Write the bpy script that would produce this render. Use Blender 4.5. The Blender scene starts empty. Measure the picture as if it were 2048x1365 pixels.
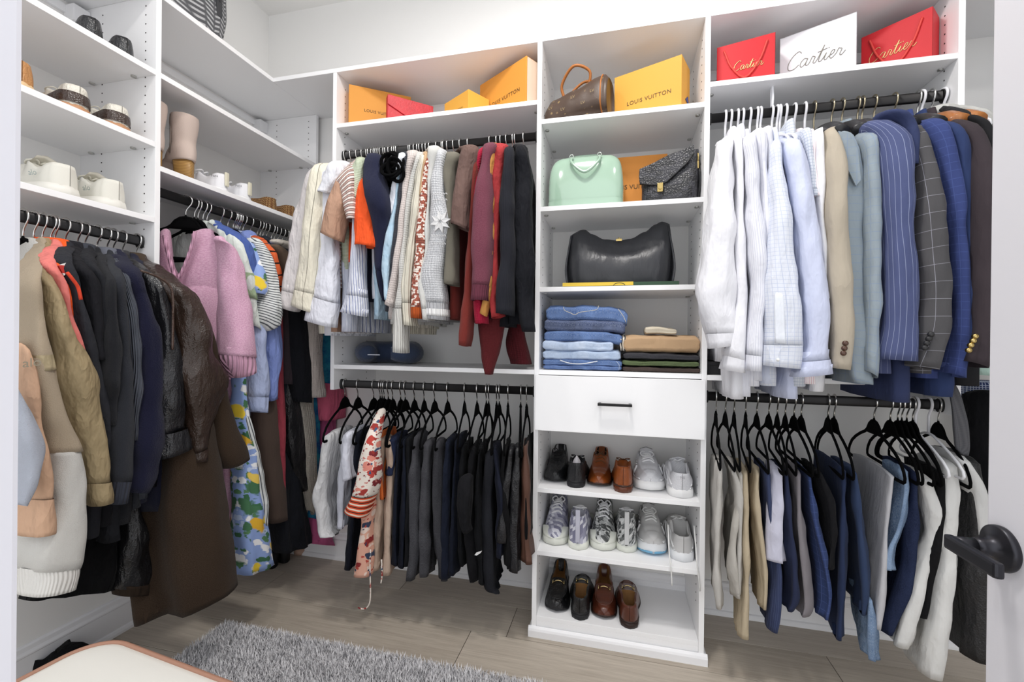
import bpy, bmesh, math, random
from mathutils import Vector, Matrix, noise
from math import sin, cos, pi
random.seed(7)
SC = bpy.context.scene
COL = SC.collection
V = Vector

# ---------------------------------------------------------------- camera
CAM = dict(loc=V((0.3316, -1.7672, 1.2045)), yaw=0.2366, pitch=-0.0019, roll=0.0107, f=880.5149)
_R = V((cos(CAM['yaw']), sin(CAM['yaw']), 0)); _F0 = V((-sin(CAM['yaw']), cos(CAM['yaw']), 0)); _Z = V((0, 0, 1))
_F = _F0 * cos(CAM['pitch']) + _Z * sin(CAM['pitch']); _U = -_F0 * sin(CAM['pitch']) + _Z * cos(CAM['pitch'])
_cr, _sr = cos(CAM['roll']), sin(CAM['roll'])
cam = bpy.data.cameras.new('camera'); cam_o = bpy.data.objects.new('camera', cam); COL.objects.link(cam_o)
cam.sensor_width = 36; cam.lens = CAM['f'] / 2048 * 36; cam.clip_start = 0.02; cam.clip_end = 60
_X2 = _R * _cr + _U * _sr; _Y2 = -_R * _sr + _U * _cr
cam_o.matrix_world = Matrix(((_X2.x, _Y2.x, -_F.x, CAM['loc'].x), (_X2.y, _Y2.y, -_F.y, CAM['loc'].y), (_X2.z, _Y2.z, -_F.z, CAM['loc'].z), (0, 0, 0, 1)))
SC.camera = cam_o

# ---------------------------------------------------------------- world, lights, exposure
W = bpy.data.worlds.new('world'); SC.world = W; W.use_nodes = True
_bg = W.node_tree.nodes['Background']; _bg.inputs[0].default_value = (0.95, 0.97, 1.0, 1); _bg.inputs[1].default_value = 1.45
SC.view_settings.view_transform = 'Standard'; SC.view_settings.look = 'None'
SC.view_settings.exposure = 0.07; SC.view_settings.gamma = 1.0; SC.view_settings.use_curve_mapping = False
LAMPS = [((0.15, -0.72), 18.5, 0.12), ((-0.60, -1.10), 6, 0.09), ((1.15, -1.0), 6, 0.09)]   # x, y, watts, radius of the ceiling fixtures
for (lx, ly), w, r in LAMPS:
    l = bpy.data.lights.new('ceiling_lamp', 'AREA'); l.shape = 'DISK'; l.size = 2 * r; l.energy = w; l.color = (1.0, 0.965, 0.93)
    lo = bpy.data.objects.new('ceiling_lamp', l); COL.objects.link(lo); lo.location = (lx, ly, 2.985)

# pixel of the photograph -> point of the room on a plane x=, y= or z=
def ray(px, py):
    x = (px - 1024) / CAM['f']; y = (py - 682.5) / CAM['f']
    x, y = _cr * x + _sr * y, -_sr * x + _cr * y
    return _F + _R * x - _U * y
def at(px, py, X=None, Y=None, Z=None):
    d = ray(px, py); o = CAM['loc']
    if X is not None: t = (X - o.x) / d.x
    elif Y is not None: t = (Y - o.y) / d.y
    else: t = (Z - o.z) / d.z
    return o + d * t

# ---------------------------------------------------------------- materials
def lin(h):
    h = h.lstrip('#'); c = [int(h[i:i + 2], 16) / 255 for i in (0, 2, 4)]
    return tuple((x / 12.92 if x <= .04045 else ((x + .055) / 1.055) ** 2.4) for x in c) + (1,)
_MC = {}
class NT:
    def __init__(s, m): s.t = m.node_tree; s.n = s.t.nodes; s.l = s.t.links
    def new(s, ty, **k):
        n = s.n.new('ShaderNode' + ty)
        for a, b in k.items(): setattr(n, a, b)
        return n
    def put(s, sock, v):
        if hasattr(v, 'is_linked'): s.l.new(v, sock)
        else: sock.default_value = v
    def math(s, op, a, b=0.0, c=None):
        n = s.new('Math', operation=op); s.put(n.inputs[0], a); s.put(n.inputs[1], b)
        if c is not None: s.put(n.inputs[2], c)
        return n.outputs[0]
    def mix(s, f, a, b, ty='MIX'):
        n = s.new('Mix', data_type='RGBA', blend_type=ty); s.put(n.inputs[0], f); s.put(n.inputs[6], a); s.put(n.inputs[7], b)
        return n.outputs[2]
    def noise(s, vec, scale, detail=3, rough=.5):
        n = s.new('TexNoise'); s.l.new(vec, n.inputs['Vector']); n.inputs['Scale'].default_value = scale; n.inputs['Detail'].default_value = detail; n.inputs['Roughness'].default_value = rough
        return n.outputs[0]
    def map(s, vec, sc=(1, 1, 1), rot=(0, 0, 0)):
        n = s.new('Mapping'); s.l.new(vec, n.inputs[0]); n.inputs['Scale'].default_value = sc; n.inputs['Rotation'].default_value = rot
        return n.outputs[0]
    def step(s, v, a, b):
        n = s.new('MapRange'); s.put(n.inputs[0], v); n.inputs[1].default_value = a; n.inputs[2].default_value = b
        return n.outputs[0]

def M(col, rough=.6, metal=0., spec=.4, pat=None, bump=None, sheen=0., coat=0., var=0., alpha=1., emit=0., wk=0.):
    """procedural material; pat = (kind, ...) for colour, bump = (kind, scale, strength) for relief; UV are metres"""
    key = (col, rough, metal, spec, str(pat), str(bump), sheen, coat, var, alpha, emit, wk)
    if key in _MC: return _MC[key]
    m = bpy.data.materials.new('mat_' + col.lstrip('#') + '_' + (pat[0] if pat else 'plain')); m.use_nodes = True
    N = NT(m); p = N.n['Principled BSDF']
    p.inputs['Roughness'].default_value = rough; p.inputs['Metallic'].default_value = metal; p.inputs['Specular IOR Level'].default_value = spec
    if sheen: p.inputs['Sheen Weight'].default_value = sheen * .35; p.inputs['Sheen Roughness'].default_value = .5
    if coat: p.inputs['Coat Weight'].default_value = coat; p.inputs['Coat Roughness'].default_value = .08
    base = lin(col)
    tc = N.new('TexCoord'); uv = tc.outputs['UV']; ob = tc.outputs['Object']
    if pat or bump or var:
        sx = N.new('SeparateXYZ'); N.l.new(uv, sx.inputs[0]); u, v = sx.outputs[0], sx.outputs[1]
    c = base
    if var:
        nz = N.noise(N.map(ob, (1, 1, .35)), 9, 4, .6)
        c = N.mix(N.math('MULTIPLY', nz, var), base, tuple(x * .35 for x in base[:3]) + (1,))
    def stripes(x, sp, w, soft=.12):
        fr = N.math('FRACT', N.math('DIVIDE', x, sp)); d = N.math('ABSOLUTE', N.math('SUBTRACT', fr, .5))
        return N.step(d, w * .5 + soft * w, w * .5 - soft * w)
    if pat:
        k = pat[0]
        if k == 'vs': c = N.mix(stripes(u, pat[2], pat[3]), c, lin(pat[1]))
        elif k == 'hs': c = N.mix(stripes(v, pat[2], pat[3]), c, lin(pat[1]))
        elif k == 'ds': c = N.mix(stripes(N.math('ADD', v, N.math('MULTIPLY', u, pat[4])), pat[2], pat[3]), c, lin(pat[1]))
        elif k == 'grid':
            c = N.mix(N.math('MAXIMUM', stripes(u, pat[2], pat[3]), stripes(v, pat[2], pat[3])), c, lin(pat[1]))
        elif k == 'hs2':
            c = N.mix(stripes(v, pat[2], pat[3]), c, lin(pat[1])); c = N.mix(stripes(N.math('ADD', v, pat[2] * .5), pat[2], pat[3] * .6), c, lin(pat[4]))
        elif k == 'mot':
            nz = N.noise(ob, pat[2], 5, .7); c = N.mix(N.step(nz, .38, .64), c, lin(pat[1]))
        elif k == 'fine':
            nz = N.noise(uv, pat[2], 2, .6); c = N.mix(N.step(nz, .4, .6), c, lin(pat[1]))
        elif k == 'denim':
            nz = N.noise(N.map(ob, (1, 1, .5)), 14, 5, .65); c = N.mix(N.step(nz, .35, .7), c, lin(pat[1]))
            nz = N.noise(N.map(uv, (900, 160, 1)), 1, 2, .5); c = N.mix(N.math('MULTIPLY', N.step(nz, .4, .7), .35), c, lin(pat[2]))
        elif k == 'vor':
            cols = pat[1]; vz = N.new('TexVoronoi'); N.l.new(uv, vz.inputs['Vector']); vz.inputs['Scale'].default_value = pat[2]; vz.inputs['Randomness'].default_value = pat[3]
            cr_ = N.new('ValToRGB'); cr_.color_ramp.interpolation = 'CONSTANT'
            sp = N.new('SeparateColor'); N.l.new(vz.outputs['Color'], sp.inputs[0]); N.l.new(sp.outputs[0], cr_.inputs[0])
            els = cr_.color_ramp.elements
            while len(els) < len(cols): els.new(.5)
            for i, cc in enumerate(cols): els[i].position = i / len(cols); els[i].color = lin(cc)
            if len(pat) > 4:   # blobs on the ground colour
                dist = vz.outputs['Distance']; c = N.mix(N.step(dist, pat[4] + .04, pat[4] - .04), c, cr_.outputs[0])
            else: c = cr_.outputs[0]
        elif k == 'floral':   # (layers) each: colours, scale, radius, warp
            for cols, scl, rad in pat[1]:
                wn = N.new('TexNoise'); N.l.new(uv, wn.inputs['Vector']); wn.inputs['Scale'].default_value = scl * 1.6; wn.inputs['Detail'].default_value = 3
                wv = N.new('VectorMath', operation='MULTIPLY_ADD'); N.l.new(wn.outputs['Color'], wv.inputs[0]); wv.inputs[1].default_value = (.9 / scl,) * 3; N.l.new(uv, wv.inputs[2])
                vz = N.new('TexVoronoi'); N.l.new(wv.outputs[0], vz.inputs['Vector']); vz.inputs['Scale'].default_value = scl
                cr_ = N.new('ValToRGB'); cr_.color_ramp.interpolation = 'CONSTANT'; els = cr_.color_ramp.elements
                sp = N.new('SeparateColor'); N.l.new(vz.outputs['Color'], sp.inputs[0]); N.l.new(sp.outputs[1], cr_.inputs[0])
                while len(els) < len(cols): els.new(.5)
                for i, cc in enumerate(cols): els[i].position = i / len(cols); els[i].color = lin(cc)
                c = N.mix(N.step(vz.outputs['Distance'], rad + .03, rad - .03), c, cr_.outputs[0])
        elif k == 'wood':
            g = N.noise(N.map(ob, (1.6, 22, 22)), 2.2, 6, .62); c = N.mix(N.step(g, .3, .72), c, lin(pat[1]))
            g2 = N.noise(N.map(ob, (3.5, 90, 90)), 2, 4, .6); c = N.mix(N.math('MULTIPLY', N.step(g2, .45, .75), .35), c, lin(pat[2]))
            oi = N.new('ObjectInfo'); c = N.mix(N.math('MULTIPLY', oi.outputs['Random'], .22), c, lin(pat[2]))
        elif k == 'weave':
            ck = N.new('TexChecker'); N.l.new(N.map(uv, (1, 1, 1), (0, 0, .78)), ck.inputs[0]); ck.inputs['Scale'].default_value = pat[2]
            c = N.mix(ck.outputs[1], c, lin(pat[1]))
        elif k == 'chev':   # woven chevron marks
            fu = N.math('PINGPONG', u, pat[2]); s_ = stripes(N.math('ADD', v, N.math('MULTIPLY', fu, .55)), pat[2] * .8, .42)
            gap = stripes(u, pat[2], .8); c = N.mix(N.math('MULTIPLY', s_, gap), c, lin(pat[1]))
    N.put(p.inputs['Base Color'], c)
    if bump:
        k, scl, st = bump; bn = N.new('Bump'); bn.inputs['Strength'].default_value = st; bn.inputs['Distance'].default_value = .004
        if k == 'knit':
            a = N.math('SINE', N.math('MULTIPLY', u, scl * 6.283)); b = N.math('SINE', N.math('MULTIPLY', v, scl * 4.4)); h = N.math('ADD', a, N.math('MULTIPLY', b, .5))
        elif k == 'rib': h = N.math('SINE', N.math('MULTIPLY', u, scl * 6.283))
        elif k == 'weave':
            a = N.math('SINE', N.math('MULTIPLY', u, scl * 6.283)); b = N.math('SINE', N.math('MULTIPLY', v, scl * 6.283)); h = N.math('MULTIPLY', a, b)
        elif k == 'leather':
            vz = N.new('TexVoronoi'); N.l.new(ob, vz.inputs['Vector']); vz.inputs['Scale'].default_value = scl
            h = N.math('ADD', vz.outputs['Distance'], N.noise(N.map(ob, (1, 1, .4)), 22, 3, .6)); bn.inputs['Distance'].default_value = .006
        else: h = N.noise(ob, scl, 4, .7)
        N.put(bn.inputs['Height'], h); N.l.new(bn.outputs[0], p.inputs['Normal'])
        if wk:   # soft creases in the cloth
            w0 = N.noise(N.map(ob, (1, 1, .45), (.35, .2, 0)), 13, 4, .55); w1 = N.math('ABSOLUTE', N.math('SUBTRACT', w0, .5)); w2 = N.noise(N.map(ob, (1, 1, .18)), 26, 2, .5)
            b2 = N.new('Bump'); b2.inputs['Strength'].default_value = wk; b2.inputs['Distance'].default_value = .03
            N.put(b2.inputs['Height'], N.math('SUBTRACT', N.math('MULTIPLY', w2, .5), w1)); N.l.new(b2.outputs[0], bn.inputs['Normal'])
    if alpha < 1: p.inputs['Alpha'].default_value = alpha
    if emit: p.inputs['Emission Color'].default_value = base; p.inputs['Emission Strength'].default_value = emit
    _MC[key] = m
    return m

WHITE = M('#F5F5F6', .38, spec=.35)                       # closet laminate
WALLP = M('#F3F2F0', .8, spec=.2)
TRIM = M('#F0F0F2', .42, spec=.35)
BLACKMET = M('#1C1B1C', .38, .55, .5)
CHROME = M('#D8D8D6', .18, 1.)
BRASS = M('#BDA56C', .25, 1.)
VELVET = M('#070708', .95, spec=.08)

# ---------------------------------------------------------------- objects
def org(o):
    v = V((0, 0, 0))
    while o: v = v + o.location; o = o.parent
    return v
def mesh(name, vs, fs, mat, parent=None, uv=None, smooth=True, loc=None, mats=None, fmat=None):
    """one mesh object; vertices in world (or prototype) space, moved to the parent's origin"""
    o0 = org(parent) if parent else (V(loc) if loc is not None else V((0, 0, 0)))
    me = bpy.data.meshes.new(name); me.from_pydata([tuple(V(v) - o0) for v in vs], [], fs)
    o = bpy.data.objects.new(name, me); COL.objects.link(o)
    if parent: o.parent = parent
    else: o.location = o0
    for mm in (mats or [mat]): me.materials.append(mm)
    if fmat: me.polygons.foreach_set('material_index', fmat)
    if smooth: me.polygons.foreach_set('use_smooth', [True] * len(me.polygons))
    if uv:
        l = me.uv_layers.new(name='uv'); 
        flat = []
        for p in me.polygons:
            for vi in p.vertices: flat += [uv[vi][0], uv[vi][1]]
        l.data.foreach_set('uv', flat)
    me.update()
    return o
def tag(o, label, cat, group=None, kind=None):
    o['label'] = label; o['category'] = cat
    if group: o['group'] = group
    if kind: o['kind'] = kind
    return o
def thing(name, label, cat, loc=(0, 0, 0), group=None):
    o = bpy.data.objects.new(name, None); o.empty_display_size = .05; COL.objects.link(o); o.location = V(loc)
    return tag(o, label, cat, group)
def copy_tree(o, parent=None):
    c = o.copy(); COL.objects.link(c); c.parent = parent
    for ch in list(o.children): copy_tree(ch, c)
    return c
class B:
    """collects simple shapes into one mesh"""
    def __init__(s): s.v = []; s.f = []; s.u = []
    def add(s, vs, fs, us=None):
        n = len(s.v); s.v += [V(v) for v in vs]; s.f += [tuple(i + n for i in f) for f in fs]; s.u += us if us else [(v[0] + v[1], v[2]) for v in vs]
        return s
    def box(s, x0, x1, y0, y1, z0, z1, bev=0.0):
        if bev <= 0:
            vs = [(x, y, z) for x in (x0, x1) for y in (y0, y1) for z in (z0, z1)]
            return s.add(vs, [(0, 1, 3, 2), (4, 6, 7, 5), (0, 4, 5, 1), (2, 3, 7, 6), (0, 2, 6, 4), (1, 5, 7, 3)])
        b = min(bev, (x1 - x0) / 2.01, (y1 - y0) / 2.01, (z1 - z0) / 2.01)
        bm = bmesh.new(); bmesh.ops.create_cube(bm, size=1)
        for v in bm.verts: v.co = V(((x0 + x1) / 2 + v.co.x * (x1 - x0), (y0 + y1) / 2 + v.co.y * (y1 - y0), (z0 + z1) / 2 + v.co.z * (z1 - z0)))
        bmesh.ops.bevel(bm, geom=bm.edges[:], offset=b, segments=2, affect='EDGES', profile=.6)
        return s.bm(bm)
    def bm(s, bm):
        bm.verts.index_update(); s.add([v.co.copy() for v in bm.verts], [tuple(v.index for v in f.verts) for f in bm.faces]); bm.free(); return s
    def cyl(s, a, b, r0, r1=None, n=16, cap=True):
        a, b = V(a), V(b); r1 = r0 if r1 is None else r1; d = (b - a).normalized()
        p = d.orthogonal().normalized(); q = d.cross(p)
        vs = [a + (p * cos(2 * pi * i / n) + q * sin(2 * pi * i / n)) * r0 for i in range(n)] + [b + (p * cos(2 * pi * i / n) + q * sin(2 * pi * i / n)) * r1 for i in range(n)]
        fs = [(i, (i + 1) % n, n + (i + 1) % n, n + i) for i in range(n)]
        if cap: fs += [tuple(range(n - 1, -1, -1)), tuple(range(n, 2 * n))]
        return s.add(vs, fs)
    def wire(s, pts, r, n=6, flat=1.0, closed=False, up=None):
        """tube along a polyline; flat scales the section's second axis"""
        pts = [V(p) for p in pts]; m = len(pts); vs = []; fs = []; prev = None
        rr = r if isinstance(r, (list, tuple)) else [r] * m
        for i, p in enumerate(pts):
            if closed: d = pts[(i + 1) % m] - pts[i - 1]
            else: d = pts[min(i + 1, m - 1)] - pts[max(i - 1, 0)]
            d.normalize()
            if up is not None: a = V(up) - d * d.dot(V(up)); a = a.normalized() if a.length > 1e-5 else d.orthogonal().normalized()
            elif prev is None: a = d.orthogonal().normalized()
            else: a = prev - d * prev.dot(d); a = a.normalized() if a.length > 1e-6 else d.orthogonal().normalized()
            prev = a; c = d.cross(a)
            vs += [p + (a * cos(2 * pi * k / n) * flat + c * sin(2 * pi * k / n)) * rr[i] for k in range(n)]
        for i in range(m if closed else m - 1):
            j = (i + 1) % m
            fs += [(i * n + k, i * n + (k + 1) % n, j * n + (k + 1) % n, j * n + k) for k in range(n)]
        if not closed: fs += [tuple(range(n - 1, -1, -1)), tuple((m - 1) * n + k for k in range(n))]
        return s.add(vs, fs)
    def lathe(s, prof, c, n=24, axis='z'):
        """prof: (radius, height) pairs around c"""
        c = V(c); vs = []; fs = []
        for r, h in prof:
            for k in range(n):
                a = 2 * pi * k / n; x, y = r * cos(a), r * sin(a)
                vs.append(c + (V((x, y, h)) if axis == 'z' else V((h, x, y)) if axis == 'x' else V((x, h, y))))
        for i in range(len(prof) - 1):
            fs += [(i * n + k, i * n + (k + 1) % n, (i + 1) * n + (k + 1) % n, (i + 1) * n + k) for k in range(n)]
        return s.add(vs, fs)
    def prism(s, poly, d):
        """poly: list of points, extruded by vector d"""
        n = len(poly); vs = [V(p) for p in poly] + [V(p) + V(d) for p in poly]
        return s.add(vs, [tuple(range(n)), tuple(range(2 * n - 1, n - 1, -1))] + [(i, n + i, n + (i + 1) % n, (i + 1) % n) for i in range(n)])
    def go(s, name, mat, parent=None, smooth=False, loc=None, bevel=0.0):
        o = mesh(name, s.v, s.f, mat, parent, s.u, smooth, loc)
        if bevel:
            md = o.modifiers.new('bevel', 'BEVEL'); md.width = bevel; md.segments = 2; md.limit_method = 'ANGLE'
        return o
def struct(o): o['kind'] = 'structure'; return o

def crom(pts, n):
    """Catmull-Rom resampling of a list of equal-length tuples, n samples by chord length"""
    m = len(pts); P = [tuple(p) for p in pts]
    if m == 1: return [P[0]] * n
    t = [0.0]
    for i in range(1, m): t.append(t[-1] + max(1e-6, math.dist(P[i - 1], P[i])))
    out = []; j = 0
    for i in range(n):
        s = t[-1] * i / (n - 1)
        while j < m - 2 and s > t[j + 1]: j += 1
        h = (s - t[j]) / (t[j + 1] - t[j]); a, b = P[j], P[j + 1]; p0 = P[j - 1] if j else a; p3 = P[j + 2] if j + 2 < m else b
        o = []
        for k in range(len(a)):
            m1 = (b[k] - p0[k]) * .5; m2 = (p3[k] - a[k]) * .5
            if j == 0: m1 = b[k] - a[k]
            if j + 2 >= m: m2 = b[k] - a[k]
            h2, h3 = h * h, h ** 3
            o.append((2 * h3 - 3 * h2 + 1) * a[k] + (h3 - 2 * h2 + h) * m1 + (-2 * h3 + 3 * h2) * b[k] + (h3 - h2) * m2)
        out.append(tuple(o))
    return out
# ================================================================ the room
XW, YB, XE, YF, ZC = -1.637, .36, 2.14, -1.62, 3.05     # left wall, back wall, right wall, front wall, ceiling
floor = struct(B().box(XW - .05, XE + .05, -3.0, YB + .05, -.05, -.002).go('floor', M('#4A423B', .9)))
PLK = [M('#C6BCAE', .5, spec=.35, pat=('wood', '#AFA497', '#84796D'), bump=('noise', 60, .08)), M('#CEC5B9', .5, spec=.35, pat=('wood', '#B7AC9F', '#8C8174'), bump=('noise', 60, .08)), M('#BDB3A5', .5, spec=.35, pat=('wood', '#A69B8E', '#7E7367'), bump=('noise', 60, .08))]
_y = .165 + .2
k = 0
while _y > -3.0:
    off = [0.02, -.62, .45, -.28, .71, -.9][k % 6]; x = XW - .6 + off - .9
    while x < XE:
        a, b = max(x, XW - .04), min(x + 1.22, XE + .04)
        if b > a + .02:
            y0, y1 = _y - .2, min(_y, YB + .04)
            if y1 > y0 + .01: 
                o = B().box(a + .0012, b - .0012, y0 + .0012, y1 - .0012, -.012, 0, .0014).go('plank', PLK[random.randrange(3)], floor)
        x += 1.22
    _y -= .2; k += 1
struct(B().box(XW - .1, XE + .1, YB, YB + .1, 0, ZC).go('wall_back', WALLP))
struct(B().box(XW - .1, XW, YF - .12, YB, 0, ZC).go('wall_left', WALLP))
struct(B().box(XE, XE + .1, YF - .12, YB, 0, ZC).go('wall_right', WALLP))
struct(B().box(XW - .1, XE + .1, YF - .12, YB + .1, ZC, ZC + .1).go('ceiling', M('#F2F1EF', .85, spec=.2)))
# skirting with a moulded top and a quarter-round shoe
def skirt(name, a, b, nrm):
    a, b, nrm = V(a), V(b), V(nrm)
    prof = [(0, 0), (.030, 0), (.029, .010), (.024, .018), (.017, .021), (.016, .104), (.019, .108), (.019, .113), (.013, .122), (.011, .136), (.006, .141), (0, .141)]
    return struct(B().prism([a + nrm * d + V((0, 0, h)) for d, h in prof], b - a).go(name, TRIM))
skirt('baseboard_left', (XW, -1.62, 0), (XW, YB, 0), (1, 0, 0))
skirt('baseboard_back', (XW, YB, 0), (XE, YB, 0), (0, -1, 0))
skirt('baseboard_right', (XE, -1.62, 0), (XE, YB, 0), (-1, 0, 0))
# near door jamb, left of the opening, with its casing on the closet side
struct(B().box(-.055, .022, -1.745, -1.615, 0, 2.14, .002).box(-.115, .033, -1.622, -1.606, 0, 2.2, .003).go('trim_1', M('#E9E9F0', .45)))
# open door on the right with its lever
DX = .87
door = struct(B().box(DX, DX + .036, -1.70, -.962, .012, 2.05, .002).go('door_1', M('#DFDEE3', .45, spec=.3)))
hz, hy = .914, -.991
GUN = M('#3A3A3F', .36, .75, .5)
ros = B().lathe([(0, 0), (.031, 0), (.032, -.003), (.0315, -.0085), (.029, -.010), (.019, -.0115), (.0125, -.017), (.0115, -.026), (.0115, -.034), (0, -.034)], (DX, hy, hz), 40, 'x').go('rosette', GUN, door, True)
bm = B().cyl((DX - .032, hy, hz), (DX - .060, hy, hz), .0108, .0108, 24).lathe([(0, -.0005), (.0112, 0), (.0112, .002)], (DX - .034, hy, hz), 24, 'x')
bm.go('lever_neck', GUN, ros, True)
lv = B().box(DX - .066, DX - .054, hy - .082, hy + .011, hz - .0105, hz + .0105, .004).go('lever', GUN, ros)
B().cyl((DX - .012, hy, hz - .0195), (DX - .0085, hy, hz - .022), .0012, n=8).go('set_screw', BLACKMET, ros)

# ceiling fixtures (out of view)
for i, ((lx, ly), w, r) in enumerate(LAMPS):
    lab = ['large round flush ceiling light over the middle of the closet', 'small recessed ceiling downlight over the left rail', 'small recessed ceiling downlight over the right rail'][i]
    f = thing('ceiling_light', lab, 'ceiling light', (lx, ly, ZC), 'ceiling lights')
    B().lathe([(0, 0), (r + .03, 0), (r + .03, -.03), (r + .012, -.05), (r + .002, -.05), (r + .002, -.012), (0, -.012)], (lx, ly, ZC), 32).go('housing', TRIM, f, True)
    B().lathe([(r, -.013), (r * .9, -.016), (0, -.018)], (lx, ly, ZC), 32).go('diffuser', M('#FFFFFF', .5, emit=1.5), f, True)

# rug
def rug():
    x0, x1, y0, y1 = -1.232, .30, -1.35, -.275
    t = thing('shag_rug', 'grey shaggy rug lying on the wood plank floor', 'rug', (x0, y0, 0))
    B().box(x0 + .006, x1 - .006, y0 + .006, y1 - .006, .001, .014, .004).go('rug_backing', M('#77777C', .95), t)
    vs, fs, us, mi = [], [], [], []; rnd = random.Random(3)
    n = 76000
    for i in range(n):
        x = rnd.uniform(x0, x1); y = rnd.uniform(max(y0, -.85), y1)
        a = rnd.uniform(0, 2 * pi); h = rnd.uniform(.018, .032); l = rnd.uniform(.004, .018); w = .0016
        d = V((cos(a), sin(a), 0)); s = V((-sin(a), cos(a), 0)) * w; p = V((x, y, .012))
        k = len(vs); tip = p + d * l + V((0, 0, h)); mid = p + d * l * .35 + V((0, 0, h * .62))
        vs += [p - s, p + s, mid + s * .9, mid - s * .9, tip]; fs += [(k, k + 1, k + 2, k + 3), (k + 3, k + 2, k + 4)]
        us += [(0, 0)] * 5; g = rnd.choice((0, 0, 1, 1, 2)); mi += [g, g]
    o = mesh('rug_pile', vs, fs, None, t, None, False, mats=[M('#E4E3E5', .9), M('#C4C3C6', .9), M('#F2F1F3', .9)], fmat=mi); o['kind'] = 'stuff'
rug()

# upholstered bench in the near left corner
def bench():
    c = at(190, 1300, Z=.45); x0, y1 = c.x - .035, c.y + .045
    ang = -.11; R = Matrix.Rotation(ang, 4, 'Z'); O = V((x0, y1, 0))
    t = thing('upholstered_bench', 'cream upholstered bench with tan piping in the near left corner', 'bench', (x0, y1, 0))
    wx, wy, rc = .62, .46, .085
    def outline(ins, z):
        pts = []
        for cx, cy, a0 in ((rc, -rc, pi / 2), (rc, -wy + rc, pi), (wx - rc, -wy + rc, 1.5 * pi), (wx - rc, -rc, 0)):
            for i in range(9):
                a = a0 + (pi / 2) * i / 8; pts.append(O + R @ V((cx + (rc - ins) * cos(a), cy + (rc - ins) * sin(a), 0)) + V((0, 0, z)))
        return pts
    def stack(levels, cap=True):
        vs, fs = [], []; n = 36
        for ins, z in levels: vs += outline(ins, z)
        for i in range(len(levels) - 1): fs += [(i * n + k, i * n + (k + 1) % n, (i + 1) * n + (k + 1) % n, (i + 1) * n + k) for k in range(n)]
        if cap: fs += [tuple(range((len(levels) - 1) * n, len(levels) * n)), tuple(range(n - 1, -1, -1))]
        return B().add(vs, fs)
    cream = M('#E0DED7', .8, bump=('weave', 700, .08), var=.04)
    stack([(.006, .06), (.004, .10), (.004, .40), (.012, .42)]).go('base', cream, t, True)
    stack([(.012, .415), (.002, .422), (0, .44), (.008, .4495), (.02, .452), (.045, .455), (.07, .4565)]).go('seat_cushion', cream, t, True)
    for z, ins in ((.449, .003), (.420, .0)):
        B().wire(outline(ins, z), .006, 8, closed=True).go('piping', M('#A37A66', .55, bump=('noise', 300, .2)), t, True)
    for fx, fy in ((.06, -.06), (wx - .06, -.06), (.06, -wy + .06), (wx - .06, -wy + .06)):
        p = O + R @ V((fx, fy, 0)); B().cyl((p.x, p.y, .0145), (p.x, p.y, .07), .014, .02, 12).go('foot', M('#4A3226', .4), t, True)
bench()
# ================================================================ closet units
T = .019
XC = -1.2767; XLP = -.9504; TW = .6552; XRP = 1.4194
ROD_Y = .055; ROD_XL = -1.335
Z_UL, Z_LL, Z_UR, Z_LR, Z_A, Z_B = 2.062, .992, 2.064, .998, 1.545, 1.742
HOLE = M('#3B3936', .9)
PIN = M('#B9B9B6', .3, .8)
def board(u, name, x0, x1, y0, y1, z0, z1): return B().box(x0, x1, y0, y1, z0, z1, .0012).go(name, WHITE, u)
def pegs(panel, face, ax, pos, z0, z1):
    """rows of shelf-pin holes: small dark discs set into a panel face"""
    b = B(); z = z0
    while z < z1:
        for q in pos:
            if ax == 'x': b.cyl((face - .001, q, z), (face + .0006, q, z), .0026, n=8)
            else: b.cyl((q, face - .0006, z), (q, face + .001, z), .0026, n=8)
        z += .032
    o = b.go('pin_holes', HOLE, panel); o['kind'] = 'stuff'
def shelf(u, x0, x1, y0, y1, z0, ax='x'):
    s = board(u, 'shelf', x0, x1, y0, y1, z0, z0 + T)
    for q in ((.06, .27) if ax == 'x' else (-1.36, -1.56)):   # cam pins under the ends
        for e in ((x0, x1) if ax == 'x' else (y0, y1)):
            d = .014 if e in (x0, y0) else -.014
            c = (e + d, q, z0) if ax == 'x' else (q, e + d, z0)
            B().cyl((c[0], c[1], z0 - .0045), (c[0], c[1], z0 + .001), .0085, n=12).go('shelf_pin', PIN, s, True)
    return s
def rod(u, a, b):
    """oval black hanging rod with end cups"""
    a, b = V(a), V(b); d = (b - a).normalized(); s = d.cross(V((0, 0, 1))); bb = B()
    n = 20; vs = []; hw, hh = .0085, .0175
    for p in (a, b):
        for k in range(n):
            t = 2 * pi * k / n; cx = abs(cos(t)) ** .7 * (1 if cos(t) >= 0 else -1); sx = abs(sin(t)) ** .7 * (1 if sin(t) >= 0 else -1)
            vs.append(p + s * cx * hw + V((0, 0, sx * hh)))
    bb.add(vs, [(i, (i + 1) % n, n + (i + 1) % n, n + i) for i in range(n)] + [tuple(range(n)), tuple(range(2 * n - 1, n - 1, -1))])
    r = bb.go('hanging_rod', M('#201F20', .42, .5, .5), u, True)
    for p, q in ((a, 1), (b, -1)):
        vs = []
        for off in (0, .014):
            for k in range(n):
                t = 2 * pi * k / n; vs.append(p + d * q * off + s * cos(t) * .0135 + V((0, 0, sin(t) * .0235 - .002)))
        B().add(vs, [(i, (i + 1) % n, n + (i + 1) % n, n + i) for i in range(n)] + [tuple(range(n)), tuple(range(2 * n - 1, n - 1, -1))]).go('rod_cup', M('#19191B', .5, spec=.4), r, True)
    return r

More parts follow.
